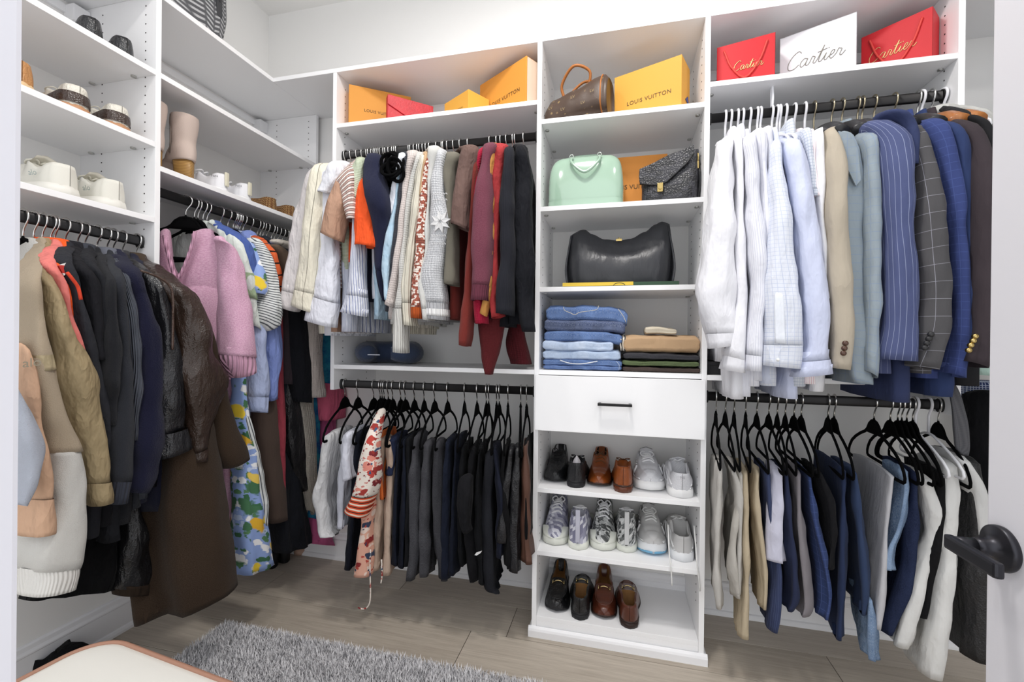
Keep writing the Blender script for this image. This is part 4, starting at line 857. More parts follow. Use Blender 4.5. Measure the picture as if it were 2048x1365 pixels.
rw('jacket', 'blue denim jacket under the shearling on the right wall rail', 'jacket', [(1950, 262, 1990, 262), (1953, 300, 1990, 300), (1958, 345, 1992, 345)], denim('#2F5573', '#3B6788'), .0, 1.62, 1.3)
# ================================================================ clothes on the left wall
HA = [46, 67, 84.5, 101.5, 109.5, 130, 155, 170, 194, 214, 226, 245, 273]
for i, x in enumerate(HA): hanger('velvet', 'A', x, .05 * sin(i * 2.7), 'black velvet hanger with chrome hook holding a coat on the near left rail', 'hangers on the near left rail')
A_ = 'A'
def ha(px, py): return hemz(px, py, A_)
garment('sweater', 'pale blue grey fuzzy sweater at the left picture edge', 'sweater', A_, 36, fuzz('#B4B9C5'), [(-20, 690, 12, 690, .03, .11), (-10, 760, 26, 760, .035, .11), (4, 810, 44, 804, .045, .11), (16, 870, 58, 862, .05, .11), (22, 925, 64, 918, .05, .11), (20, 975, 58, 972, .045, .11), (20, 1005, 42, 1012, .035, .11)], None, body=False, wr=.005)
garment('sweater', 'peach sweater with ribbed cuff left of the two-tone sweatshirt', 'sweater', A_, 46, cot('#C7A388'), [(24, 700, 44, 700, .04, .02), (32, 790, 58, 790, .045, .03), (42, 870, 72, 870, .05, .04), (50, 945, 84, 942, .05, .045), (48, 1000, 89, 995, .05, .045), (47, 1040, 92, 1032, .05, .045), (47, 1073, 92, 1062, .048, .045)], None, body=False, cuff=.2)
ts = garment('sweatshirt', 'two-tone sweatshirt, beige above a wide off-white cuff sleeve', 'sweatshirt', A_, 56, fuzz('#B3A38D'), [(36, 560, 62, 555, .05, .0), (38, 630, 72, 640, .055, .0), (38, 700, 82, 700, .06, .01), (46, 770, 98, 765, .06, .015), (58, 840, 118, 835, .065, .02), (72, 905, 142, 900, .065, .02)], ha(50, 1180), wr=.004, bottom='cap', bmat=fuzz('#D2D0CB'))
cpart('sleeve_lower', ts, fuzz('#D6D4CF'), pxr([(73, 904, 143, 900, .067, .02), (80, 960, 152, 955, .068, .02), (80, 1020, 157, 1020, .07, .02), (62, 1062, 157, 1062, .07, .02), (44, 1100, 153, 1100, .07, .02), (42, 1126, 150, 1118, .07, .02), (48, 1142, 146, 1132, .06, .02)], ('X', -1.11)), n=30, wr=.004, seed=9)
cpart('cuff', ts, M('#D9D7D2', .95, bump=('rib', 160, .35), spec=.1), pxr([(47, 1138, 147, 1128, .058, .02), (48, 1160, 144, 1146, .061, .02), (46, 1193, 138, 1172, .060, .02)], ('X', -1.11)), n=8, wr=.001, top=False)
cpart('arm_patch', ts, cot('#AA9C7E'), pxr([(37, 711, 84, 708, .0615, .011), (38, 743, 92, 738, .0625, .013)], ('X', -1.11)), n=5, wr=.0, top=False, bottom='cap', label='flat khaki fabric band on the sleeve')
def text(name, body, mat, parent, origin, xdir, ydir, size, ext=.0006, shear=0., align='CENTER', space=1.):
    """flat lettering as a mesh on a plane given by two directions"""
    cu = bpy.data.curves.new(name, 'FONT'); cu.body = body; cu.size = 1.0; cu.extrude = 0; cu.align_x = align; cu.align_y = 'CENTER'; cu.shear = shear; cu.space_character = space; cu.resolution_u = 3
    o = bpy.data.objects.new(name, cu); COL.objects.link(o); dg = bpy.context.evaluated_depsgraph_get(); me = o.evaluated_get(dg).to_mesh()
    xd, yd = V(xdir).normalized(), V(ydir).normalized(); nd = xd.cross(yd).normalized(); O = V(origin)
    vs = [O + xd * v.co.x * size + yd * v.co.y * size + nd * ext for v in me.vertices]; fs = [tuple(p.vertices) for p in me.polygons]
    o.to_mesh_clear(); bpy.data.objects.remove(o)
    return mesh(name, vs, fs, mat, parent, None, False)
p0, p1, p2 = at(45, 728, X=-1.034), at(82, 724, X=-1.034), at(45, 712, X=-1.034)
text('lettering', 'alo', M('#9A9482', .8), ts, (p0 + p1) * .5, p1 - p0, (0, 0, 1), .030)
garment('jacket', 'khaki tan jacket on the near left rail', 'jacket', A_, 67, M('#9B8A6A', .7, spec=.25, bump=('noise', 260, .1), var=.12, wk=1.0), [(52, 545, 92, 545, .04, -.03), (66, 580, 108, 588, .055, -.01), (80, 640, 122, 640, .06, 0), (92, 700, 143, 700, .06, .0), (106, 765, 166, 760, .062, .0), (121, 830, 182, 830, .062, .0), (137, 900, 196, 892, .06, .0), (150, 955, 203, 950, .058), (158, 1013, 206, 1000, .055)], ha(80, 1010), cuff=.11, wr=.008)
garment('jacket', 'coral pink jacket slice behind the khaki one', 'jacket', A_, 84.5, cot('#DF7E77'), [(70, 530, 98, 535, .04, -.03), (92, 570, 114, 572, .05, -.025), (104, 630, 128, 640, .05, -.02), (126, 700, 154, 712, .05, -.02), (146, 760, 176, 780, .045, -.02)], ha(150, 1000))
garment('jacket', 'bright orange jacket slice on the near left rail', 'jacket', A_, 101.5, cot('#F0602A'), [(88, 530, 112, 532, .04, -.04), (106, 560, 126, 562, .045, -.035), (116, 610, 134, 614, .045, -.03), (122, 650, 138, 662, .04, -.03)], ha(140, 900), coll=cot('#F0602A'))
garment('hoodie', 'charcoal grey sweatshirt right of the orange jacket', 'hoodie', A_, 109.5, cot('#2C2D32'), [(104, 522, 134, 526, .04, -.03), (120, 570, 146, 570, .05, -.02), (132, 640, 158, 640, .055, -.02), (142, 700, 180, 700, .055, -.02), (162, 780, 196, 780, .055, -.02), (184, 870, 206, 870, .05, -.02), (194, 950, 208, 950, .045, -.02)], ha(190, 1060))
rp = garment('jacket', 'black jacket with red piping and a striped collar tab', 'jacket', A_, 130, cot('#1D1D21'), [(132, 532, 172, 548, .045, -.035), (148, 570, 186, 580, .05, -.025), (160, 640, 190, 640, .05, -.02), (166, 720, 194, 720, .05, -.02)], ha(180, 1050), coll=cot('#232328'))
B().wire([V(p) for p in crom([tuple(at(x, y, X=-1.055)) for x, y in ((134, 545), (146, 560), (156, 575), (162, 600))], 14)], .004, 6).go('red_piping', cot('#D94A32'), rp, True)
vs = [at(118, 532, X=-1.1), at(132, 526, X=-1.1), at(140, 540, X=-1.1), at(128, 552, X=-1.1)]; B().prism(vs, (-.006, 0, 0)).go('collar_tab', M('#B8322C', .8, pat=('hs', '#E8E6E2', .03, .3)), rp)
garment('jacket', 'dark charcoal smooth jacket, fifth from the side panel', 'jacket', A_, 155, cot('#242529'), [(158, 528, 186, 545, .045, -.03), (176, 570, 198, 575, .05, -.02), (184, 640, 201, 640, .05, -.015), (186, 720, 202, 720, .05, -.015), (186, 800, 206, 800, .045, -.015)], ha(200, 1080), coll=cot('#3F424A'))
garment('hoodie', 'dark fleece hoodie with a bent sleeve', 'hoodie', A_, 170, fuzz('#25262A'), [(190, 560, 208, 560, .05, -.01), (196, 640, 213, 640, .05), (196, 710, 221, 710, .055), (194, 765, 224, 768, .055, .012), (198, 800, 222, 805, .045), (202, 850, 216, 850, .04)], ha(205, 1050))
garment('sweatshirt', 'slate grey sweatshirt with a long plain sleeve and cuff', 'sweatshirt', A_, 194, fuzz('#303238'), [(206, 560, 232, 562, .05), (211, 620, 238, 618, .055), (214, 700, 243, 700, .055), (214, 790, 248, 790, .058), (206, 870, 249, 865, .058), (203, 940, 247, 940, .055), (205, 1008, 241, 1003, .05)], ha(225, 1020), cuff=.1, cuffmat=rib('#3A3D47'))
garment('jacket', 'ribbed mid grey jacket with a leather lower sleeve', 'jacket', A_, 205, M('#5A5E68', .85, bump=('rib', 170, .8), spec=.2), [(226, 560, 250, 560, .04, -.01), (234, 620, 258, 620, .05), (242, 680, 264, 680, .05), (247, 740, 265, 740, .05), (249, 800, 262, 800, .045), (248, 880, 258, 880, .04)], ha(240, 1000), coll=M('#5C5F6A', .6))
garment('jacket', 'navy bouclé fleece jacket with a large collar', 'jacket', A_, 214, M('#1E1F35', .98, spec=.05, bump=('noise', 260, 1.0), sheen=.3, var=.15), [(238, 548, 268, 556, .05, -.02), (250, 600, 280, 596, .055, -.01), (258, 660, 296, 652, .06), (262, 720, 304, 716, .06), (261, 800, 309, 800, .06), (258, 880, 306, 880, .06), (250, 950, 299, 950, .055), (245, 985, 291, 985, .05)], ha(270, 1000), wr=.007, coll=fuzz('#20213A'))
bl = garment('jacket', 'black leather biker jacket with wide stitched cuff', 'jacket', A_, 226, leather('#1E1E21', .28), [(276, 556, 306, 562, .045, -.01), (290, 596, 322, 600, .055, .005), (296, 640, 334, 634, .06, .01), (301, 690, 344, 682, .06, .01), (307, 750, 352, 745, .062, .01), (311, 810, 357, 806, .062, .01), (309, 866, 362, 850, .062, .01), (300, 920, 371, 890, .06, .01)], ha(320, 960), cuff=.13, wr=.008, coll=leather('#2A2B30', .3))
garment('coat', 'navy pile coat slice between the two leather garments', 'coat', A_, 245, fuzz('#232436'), [(300, 570, 326, 580, .04, -.01), (316, 620, 344, 626, .045, -.01), (330, 690, 352, 700, .045, -.01), (336, 780, 358, 780, .045, -.01)], ha(345, 1000))
br = garment('coat', 'brown leather shearling coat with fur collar and bent sleeve', 'coat', A_, 259, leather('#33261F', .30), [(318, 572, 362, 576, .05, .02), (336, 612, 388, 616, .06, .03), (345, 660, 402, 660, .065, .035), (348, 720, 416, 715, .068, .035), (352, 772, 440, 748, .07, .035), (358, 822, 426, 796, .065, .03), (366, 872, 408, 846, .058, .025), (372, 904, 398, 888, .05, .02), (373, 924, 394, 920, .048, .02)], ha(350, 960), cuff=.07, wr=.008, coll=fuzz('#4A3D30'), bt=.04)
B().wire([V(p) for p in crom([tuple(at(x, y, X=-1.035)) for x, y in ((282, 542), (310, 552), (336, 568), (345, 590), (346, 640), (345, 700))], 22)], .0035, 6).go('seam', leather('#4A382F', .4), br, True)
WB = M('#32271E', .97, spec=.06, pat=('fine', '#40342A', 500), bump=('noise', 500, .5), sheen=.2)
wc = garment('coat', 'long brown wool coat hanging almost to the floor', 'coat', A_, 273, WB, [(362, 580, 392, 600, .03, -.01), (388, 640, 412, 660, .04, -.005), (400, 700, 426, 710, .045, 0), (408, 770, 436, 766, .05, .0), (412, 840, 448, 822, .058, .01), (418, 885, 464, 862, .062, .015), (428, 918, 481, 890, .062, .02), (440, 938, 487, 912, .06, .02)], None, body=False, wr=.003)
cpart('body', wc, WB, pxr([(330, 600, 380, 600, .03), (320, 760, 400, 760, .045), (300, 900, 420, 890, .06), (268, 1010, 432, 1000, .07), (276, 1090, 446, 1085, .075), (287, 1160, 455, 1150, .075), (297, 1226, 458, 1190, .07)], (V((-1.30, -.60, 0)), .30)), n=40, seg=44, wr=.004, fold=.026, fk=1.6, e=.6)
lc = garment('coat', 'long black coat with a curved hem on the near left rail', 'coat', A_, 180, cot('#0A0A0C'), None, None, body=False)
cpart('body', lc, cot('#0A0A0C'), pxr([(130, 700, 210, 720, .03), (110, 900, 230, 900, .04), (80, 1100, 246, 1100, .045), (60, 1150, 250, 1140, .045), (44, 1200, 232, 1176, .045)], ('X', -1.26)), n=26, seg=32, wr=.003, fold=.01, fk=3, e=.55)
lt = garment('trousers', 'black leather trousers above a brown hem beneath the coats', 'trousers', A_, 250, leather('#151517', .35), None, None, body=False)
cpart('leg', lt, leather('#151517', .35), pxr([(236, 960, 270, 960, .04), (236, 1060, 280, 1060, .05), (234, 1130, 290, 1130, .055), (232, 1178, 290, 1172, .05)], ('X', -1.22)), n=24, wr=.008)
cpart('hem_band', lt, cot('#2A2018'), pxr([(231, 1172, 291, 1166, .052), (236, 1192, 290, 1186, .05)], ('X', -1.22)), n=6, wr=.001)

# ---- long rail in the corner
HB = [371.5, 388.6, 396, 406, 414, 440.7, 455.5, 466.5, 470.5, 473.5, 476, 479.4, 486, 500, 514.5, 520.4, 526, 533, 542.7, 548.5, 556, 564, 572, 575, 578]
for i, x in enumerate(HB): hanger('velvet', 'B', x, .55 if i == 0 else .08 * sin(i * 2.2), 'black velvet hanger with chrome hook holding the pink sweater dress' if i == 0 else 'black velvet hanger with chrome hook on the long corner rail', None if i == 0 else 'hangers on the long corner rail')
C_ = 'B'
def hb(px, py): return hemz(px, py, C_)
PK = fuzz('#D6A2BE', ('fine', '#E3B9CE', 260)); PKR = M('#DBA9C2', .95, bump=('rib', 80, .8), spec=.08, sheen=.2)
P0 = hookpos(C_, 371.5)
pk = thing('sweater_dress', 'fuzzy pink V-neck sweater dress turned to face the room', 'dress', P0)
ppl = (P0 + V((.05, .03, 0)), .62)
cpart('body', pk, PK, pxr([(334, 552, 452, 548, .004), (326, 574, 455, 570, .030), (328, 600, 452, 600, .055), (340, 700, 455, 700, .06), (372, 760, 468, 760, .06), (402, 830, 476, 830, .06), (425, 910, 478, 905, .055), (438, 965, 476, 960, .05), (442, 1010, 470, 1008, .045), (446, 1050, 458, 1050, .04)], ppl), n=44, seg=36, wr=.006, fold=.008, fk=2, e=.7)
# shoulders and neckline: two straps meeting in the V
for nm, rows in (('shoulder', [(384, 470, 430, 464, .02), (384, 488, 448, 478, .03), (374, 520, 460, 510, .036), (360, 558, 458, 556, .038), (352, 620, 452, 620, .03)]), ('shoulder', [(322, 470, 338, 466, .02), (322, 500, 344, 500, .028), (322, 530, 350, 535, .034), (322, 562, 362, 562, .037), (330, 620, 372, 620, .03)])):
    cpart(nm, pk, PK, pxr(rows, ppl), n=18, wr=.004, e=.65)
for pts in ([(390, 464), (384, 490), (374, 520), (362, 548), (352, 562)], [(328, 472), (334, 500), (342, 530), (352, 562)]):
    B().wire([V(p) for p in crom([tuple(PL(x, y, (ppl[0] + V((.035, -.05, 0)), ppl[1]))) for x, y in pts], 20)], .012, 8, .5).go('neck_rib', PKR, pk, True)
rgs = pxr([(430, 480, 444, 482, .016), (441, 490, 461, 502, .036), (447, 512, 470, 524, .045), (448, 560, 478, 558, .05), (450, 620, 486, 618, .055), (449, 690, 493, 690, .06), (448, 716, 498, 722, .06), (458, 738, 502, 736, .055), (470, 756, 503, 742, .05)], ('X', -1.04))
s_ = cpart('sleeve', pk, PK, rgs, n=32, wr=.005, seed=2, sub=(0, .84)); cpart('cuff', s_, PKR, rgs, n=32, wr=.002, seed=2, sub=(.84, 1), top=False, grow=.95)
gb = garment('tee', 'white and green colour block tee right of the pink dress', 'tee', C_, 406, cot('#D5DBD5'), [(452, 474, 470, 486, .04, -.03), (466, 520, 482, 528, .045, -.01), (474, 560, 494, 566, .05), (482, 610, 500, 614, .05), (490, 650, 507, 664, .05)], hb(480, 690))
cpart('green_block', gb, cot('#9DB08F'), pxr([(472, 545, 493, 549, .0515, .001), (481, 596, 500, 602, .0525, .001)], ('X', -1.11)), n=6, wr=.001, top=False)
garment('tee', 'blue tee with a cuffed short sleeve', 'tee', C_, 414, cot('#4C61A0'), [(452, 470, 484, 482, .04, -.035), (468, 500, 495, 506, .045, -.02), (480, 540, 502, 540, .045, -.01), (484, 566, 504, 561, .045, -.01)], hb(500, 700), cuff=.14)
bs = garment('skirt', 'long plain blue skirt between the pink dress and the lemon print', 'skirt', C_, 430, cot('#3E5194'), None, None, body=False)
cpart('panel', bs, cot('#3E5194'), pxr([(464, 960, 478, 950, .02), (461, 1010, 478, 1000, .025), (456, 1060, 477, 1055, .03), (455, 1137, 477, 1132, .035)], ('X', -1.22)), n=20, wr=.004)
LEM = M('#8FA6D8', .85, spec=.15, pat=('floral', ((('#3F6B4C', '#58805A', '#B9C8E4', '#EDEEF0'), 30, .42), (('#EDEEF0', '#4A7453', '#F2F2F0', '#3F6B4C'), 20, .34), (('#E6C840', '#E3B33A', '#E8C860', '#4A7453'), 9.5, .30))), sheen=.05)
ld = garment('dress', 'blue lemon print dress with ruffled sleeve', 'dress', C_, 455.5, LEM, [(486, 488, 500, 494, .04, -.03), (490, 520, 512, 526, .04, -.01), (494, 550, 520, 552, .045, .01), (492, 572, 523, 580, .055, .02), (494, 586, 520, 592, .05, .02)], None, body=False)
cpart('body', ld, LEM, pxr([(470, 740, 482, 736, .025), (472, 800, 488, 796, .035), (473, 870, 496, 866, .045), (473, 940, 506, 936, .05), (473, 1010, 517, 1005, .055), (474, 1070, 526, 1062, .058), (476, 1115, 533, 1104, .06), (477, 1151, 537, 1126, .06)], ('X', -1.12)), n=36, wr=.005, fold=.006, fk=2)
SB = cot('#DADDDC', ('ds', '#54585E', .0115, .34, .35))
st = garment('shirt', 'white shirt with thin black stripes and a full rolled sleeve', 'shirt', C_, 466.5, SB, [(492, 484, 512, 484, .04, -.02), (504, 505, 526, 506, .045, -.005), (511, 540, 536, 536, .05, .01), (516, 580, 545, 574, .055, .02), (513, 615, 555, 616, .062, .03), (514, 645, 550, 648, .06, .03), (522, 664, 545, 650, .05, .03)], None, body=False, wr=.005)
cpart('body', st, cot('#DADDDC', ('vs', '#54585E', .011, .3)), pxr([(484, 840, 496, 836, .025), (492, 900, 508, 896, .03), (502, 960, 521, 955, .03), (511, 1010, 528, 1006, .03), (518, 1053, 530, 1049, .025)], ('X', -1.10)), n=24, wr=.003)
garment('shirt', 'light blue shirt sleeve with a buttoned cuff below the striped one', 'shirt', C_, 476, cot('#AEBADB'), [(498, 600, 512, 606, .04, -.01), (500, 660, 516, 660, .045), (498, 720, 520, 716, .05), (499, 770, 524, 768, .05), (501, 822, 522, 826, .045)], hb(515, 830), cuff=.12)
garment('shirt', 'medium blue shirt sleeve right of the light blue cuff', 'shirt', C_, 479.4, cot('#8193CE'), [(516, 640, 546, 640, .045, -.02), (518, 690, 551, 690, .05, -.015), (524, 735, 548, 735, .045, -.015), (525, 775, 546, 772, .045, -.015), (527, 803, 549, 796, .045, -.015)], hb(535, 790), wr=.008)
OB = cot('#D8653A', ('hs', '#241C1A', .05, .14))
ob = garment('sweater', 'dark sweater with an orange and black banded sleeve', 'sweater', C_, 486, OB, [(520, 494, 534, 496, .035, -.02), (529, 520, 543, 520, .04, -.005), (536, 550, 551, 548, .04, .0), (543, 575, 559, 574, .04, .0), (549, 602, 565, 593, .04, 0)], hb(540, 660), bmat=cot('#333C49'))
garment('coat', 'brown tweed coat with a wide open sleeve', 'coat', C_, 500, wool('#594A3E', '#6A5A4C'), [(538, 492, 566, 508, .045, -.03), (552, 515, 578, 530, .055, -.015), (560, 540, 584, 546, .06, 0), (566, 568, 584, 556, .06, 0)], None, body=False)
dbc = garment('coat', 'long dark brown wool coat below the blue shirts', 'coat', C_, 506, wool('#463A34', '#544740'), None, None, body=False)
cpart('body', dbc, wool('#463A34', '#544740'), pxr([(508, 760, 545, 756, .04), (510, 850, 550, 845, .05), (514, 920, 556, 915, .055), (521, 990, 560, 985, .06), (527, 1047, 562, 1036, .06)], ('X', -1.17)), n=26, wr=.003)
garment('coat', 'dark navy coat under the tweed coat', 'coat', C_, 514.5, cot('#2B2F37'), [(560, 502, 584, 512, .04, -.04), (572, 524, 592, 532, .045, -.03), (578, 560, 594, 560, .045, -.02)], hb(580, 800))
garment('hoodie', 'cream hooded top at the corner end of the long rail', 'hoodie', C_, 548.5, cot('#CEC7BC'), [(546, 482, 578, 490, .035, -.05), (556, 494, 590, 502, .04, -.05), (575, 506, 592, 516, .035, -.05)], hb(590, 700))
ms = garment('dress', 'narrow maroon dress strip reaching mid height', 'dress', C_, 520.4, cot('#8E3A45'), None, None, body=False)
cpart('body', ms, cot('#8E3A45'), pxr([(547, 620, 558, 620, .03), (545, 740, 558, 740, .035), (549, 850, 561, 850, .035), (554, 930, 564, 930, .03), (557, 984, 565, 986, .025)], ('X', -1.14)), n=22, wr=.002)
pb = garment('coat', 'plum brown coat panel left of the black coats', 'coat', C_, 526, cot('#393035'), None, None, body=False)
cpart('body', pb, cot('#393035'), pxr([(552, 590, 574, 590, .04), (554, 680, 575, 680, .045), (557, 768, 574, 769, .045)], ('X', -1.16)), n=20, wr=.004)
bc = garment('coat', 'black coat with its sleeve ending above the beige cardigan', 'coat', C_, 542.7, cot('#15161A'), None, None, body=False)
cpart('sleeve', bc, cot('#17181D'), pxr([(572, 600, 604, 620, .05), (574, 700, 610, 700, .055), (580, 760, 614, 760, .055), (588, 804, 617, 806, .05)], ('X', -1.13)), n=22, wr=.005)
lb = garment('coat', 'black leather coat long panel behind the black sleeve', 'coat', C_, 533, leather('#131316', .35), None, None, body=False)
cpart('body', lb, leather('#131316', .35), pxr([(566, 740, 596, 740, .03), (566, 840, 600, 830, .04), (572, 920, 606, 900, .045), (594, 985, 607, 972, .04)], ('X', -1.17)), n=22, wr=.005)
bk = garment('skirt', 'flared blue black skirt hanging lowest beside the corner', 'skirt', C_, 550, cot('#1A1C22'), None, None, body=False)
cpart('panel', bk, cot('#1A1C22'), pxr([(556, 900, 592, 900, .05), (550, 990, 598, 985, .06), (546, 1050, 606, 1045, .065), (553, 1107, 613, 1083, .065)], ('X', -1.20)), n=26, wr=.004, fold=.012, fk=2)
bg = garment('cardigan', 'beige knit cardigan next to the hanging unit panel', 'cardigan', C_, 556, knit('#B5ABA5'), None, None, body=False)
cpart('sleeve', bg, knit('#B5ABA5'), pxr([(607, 630, 640, 640, .04), (609, 700, 638, 700, .045), (612, 750, 638, 750, .045), (617, 796, 641, 793, .04)], ('X', -1.10)), n=22, wr=.004)
cpart('body', bg, knit('#A8A197'), pxr([(588, 800, 622, 796, .035), (594, 880, 625, 880, .04), (598, 950, 626, 950, .045), (612, 1020, 622, 1030, .03)], ('X', -1.16)), n=22, wr=.004)
td = garment('dress', 'blue tie-dye dress next to the white side panel', 'dress', C_, 572, M('#1F4688', .85, spec=.15, pat=('mot', '#2F8FA8', 14), var=.5), None, None, body=False)
TD = M('#1F4688', .85, spec=.15, pat=('mot', '#2F8FA8', 14), var=.5)
cpart('body', td, TD, pxr([(632, 655, 662, 650, .04), (634, 710, 661, 710, .045), (637, 766, 660, 769, .04)], ('X', -1.13)), n=20, wr=.006)
cpart('hem_panel', td, TD, pxr([(617, 790, 634, 790, .03), (618, 900, 634, 900, .03), (615, 1000, 632, 1000, .03), (616, 1036, 628, 1040, .03)], ('X', -1.18)), n=20, wr=.006)
pp = garment('trousers', 'long pink trousers in the back left corner', 'trousers', C_, 578, cot('#C45C7C'), None, None, body=False)
cpart('leg', pp, cot('#CB5F7A'), pxr([(637, 762, 684, 758, .04), (640, 800, 686, 795, .045), (643, 842, 686, 834, .04)], ('X', -1.13)), n=16, wr=.005)
cpart('leg', pp, cot('#B85A86'), pxr([(640, 830, 668, 826, .035), (636, 920, 664, 915, .04), (628, 1000, 655, 1000, .045), (620, 1050, 655, 1060, .045), (622, 1088, 663, 1091, .045)], ('X', -1.18)), n=24, wr=.005)
# ================================================================ shoes
def lerp1(pts, t):
    for (a, x), (b, y) in zip(pts, pts[1:]):
        if t <= b: 
            h = (t - a) / (b - a) if b > a else 0; h = h * h * (3 - 2 * h); return x + (y - x) * h
    return pts[-1][1]
def shoe(name, label, group, L=.29, wb=.050, wh=.036, hc=.075, side=.055, hi=.085, ht=.045, op=.42, heel=.0, spring=.012, sole=.008, flare=1.03, up=None, lin=None, solem=None, heelm=None, laces=None, toe=.85, cap=None, high=0., mid=None, tongue=None, tab=None, heelh=.27, over=None):
    """one shoe, heel at the origin, toe along +x; upper, lining, sole, heel, laces as its parts"""
    r = thing(name, label, 'shoe', (0, 0, 0), group)
    W = [(0, .0), (.02, .5), (.07, .86), (.16, 1.), (.3, .98)]
    def w(t):
        if t < .3: return wh * lerp1(W, t)
        if t < .66: return wh * .98 + (wb - wh * .98) * lerp1([(.3, 0), (.66, 1)], t)
        return wb * math.sqrt(max(0., 1 - max(0., (t - .66) / .34) ** (2.2 + toe)))
    base = lambda t: lerp1([(0, heel + sole), (.28, heel + sole), (.62, sole), (.82, sole), (1, sole + spring)], t)
    def top(t):
        if high: return lerp1([(0, hc), (.06, hc), (.25, hc), (op, hc * .92), (op + .12, hi), (.75, ht * 1.25), (.88, ht), (.97, ht * .7), (1, ht * .25)], t)
        return lerp1([(0, hc), (.08, hc), (.24, side), (op, hi), (op + .12, hi * .93), (.72, ht * 1.2), (.87, ht), (.96, ht * .72), (1, ht * .25)], t)
    N, K = 44, 23; vs, us = [], []; op_i = 0
    for i in range(N + 1):
        t = i / N; t = t + .0 ; x = L * t; ww = max(w(t), .0008); b = base(t); tp = top(t); opn = .035 < t < op
        hgt = tp if True else 0
        pts = []
        lean = .80 if not high else .84
        wt = ww * (lean if t < op + .1 else lean - .3 * min(1, (t - op - .1) * 2.2))
        for k in range(7):
            q = k / 6; bulge = sin(q * pi) * .06 * ww
            pts.append((-(ww + (wt - ww) * q ** 1.3 + bulge), b + hgt * q if (opn or t < .04) else b + hgt * .72 * q))
        if opn:
            ins = b + .006; wi = max(wt - .006, .0005)
            pts += [(-wi, b + hgt - .002), (-wi * .98, b + hgt * .6), (-wi * .95, ins + .01), (-wi * .6, ins), (0, ins), (wi * .6, ins), (wi * .95, ins + .01), (wi * .98, b + hgt * .6), (wi, b + hgt - .002)]
        else:
            for k in range(9):
                a = pi * (k + 1) / 10; pts.append((-wt * cos(a) * 1.02, b + hgt * (1. if t < .04 else (.72 + .28 * sin(a) ** .8))))
        for k in range(7):
            q = 1 - k / 6; bulge = sin(q * pi) * .06 * ww
            pts.append((ww + (wt - ww) * q ** 1.3 + bulge, b + hgt * q if (opn or t < .04) else b + hgt * .72 * q))
        for y, z in pts: vs.append(V((x, y, z))); us.append((x, y + z))
    fu, fl = [], []
    for i in range(N):
        for k in range(K - 1):
            f = (i * K + k, (i + 1) * K + k, (i + 1) * K + k + 1, i * K + k + 1); t = (i + .5) / N
            (fl if (.035 < t < op and 6 < k < 15) else fu).append(f)
    o = mesh('upper', vs, fu, up, r, us); mesh('lining', vs, fl, lin, r, us)
    # sole
    def outl(k, z0, t0=0., t1=1.):
        pts = []
        n = 26
        for i in range(n + 1): t = t0 + (t1 - t0) * i / n; pts.append((t, -max(w(t), .002) * k - .0015, z0))
        for i in range(n, -1, -1): t = t0 + (t1 - t0) * i / n; pts.append((t, max(w(t), .002) * k + .0015, z0))
        return pts
    def slabm(nm, m, ztop, zbot, k0, k1, t0=0., t1=1.):
        A = outl(k0, 0, t0, t1); Bq = outl(k1, 0, t0, t1); n = len(A)
        va = [V((L * t * 1.0, y, ztop(t))) for t, y, _ in A]; vm = [V((L * t - (.003 if t < .1 else 0), y * 1.02, (ztop(t) + zbot(t)) / 2)) for t, y, _ in Bq]; vb = [V((L * t, y, zbot(t))) for t, y, _ in Bq]
        fs = [tuple(range(n)), tuple(range(3 * n - 1, 2 * n - 1, -1))]
        for j in (0, 1): fs += [(j * n + i, (j + 1) * n + i, (j + 1) * n + (i + 1) % n, j * n + (i + 1) % n) for i in range(n)]
        return mesh(nm, va + vm + vb, fs, m, r, [(v.x, v.z) for v in va + vm + vb], True)
    zt = lambda t: base(t) + .002
    zb = lambda t: max(0., base(t) - sole) if heel else lerp1([(0, .002), (.06, 0), (.75, 0), (1, spring * .8)], t)
    s = slabm('sole', solem, zt, zb, flare, flare * (1.0 if heel else 1.02))
    if heel: slabm('heel', heelm or solem, lambda t: heel + .001, lambda t: 0., flare, flare * .97, 0., heelh)
    if mid: slabm('midsole_accent', mid, lambda t: zb(t) + .008, lambda t: max(0, zb(t) - .0005), flare * 1.012, flare * 1.03, .55, 1.)
    if cap: slabm('toe_cap', cap, lambda t: base(t) + ht * .8 * (1 - ((t - .8) / .2) ** 2 if t > .8 else .9), lambda t: base(t), 1.05, 1.06, .80, 1.)
    if laces:
        lm, nl = laces
        for j in range(nl):
            t = op + .02 + (.24 if not high else .3) * j / nl; x = L * t; z = base(t) + top(t); ww = w(t) * .45
            B().wire([V(p) for p in crom([(x, -ww, z - .006), (x + .004, -ww * .4, z + .003), (x - .002, ww * .4, z + .0035), (x + .006, ww, z - .006)], 9)], .0036 if nl > 3 else .002, 6).go('lace', lm, r, True)
        t = op + .01; z = base(t) + top(t); x = L * t
        for sgn in (-1, 1):
            B().wire([V(p) for p in crom([(x, 0, z), (x - .01, sgn * .014, z + .010), (x + .008, sgn * .028, z + .004), (x + .022, sgn * .016, z - .004), (x + .004, 0, z)], 14)], .003 if nl > 3 else .0018, 6).go('lace_loop', lm, r, True)
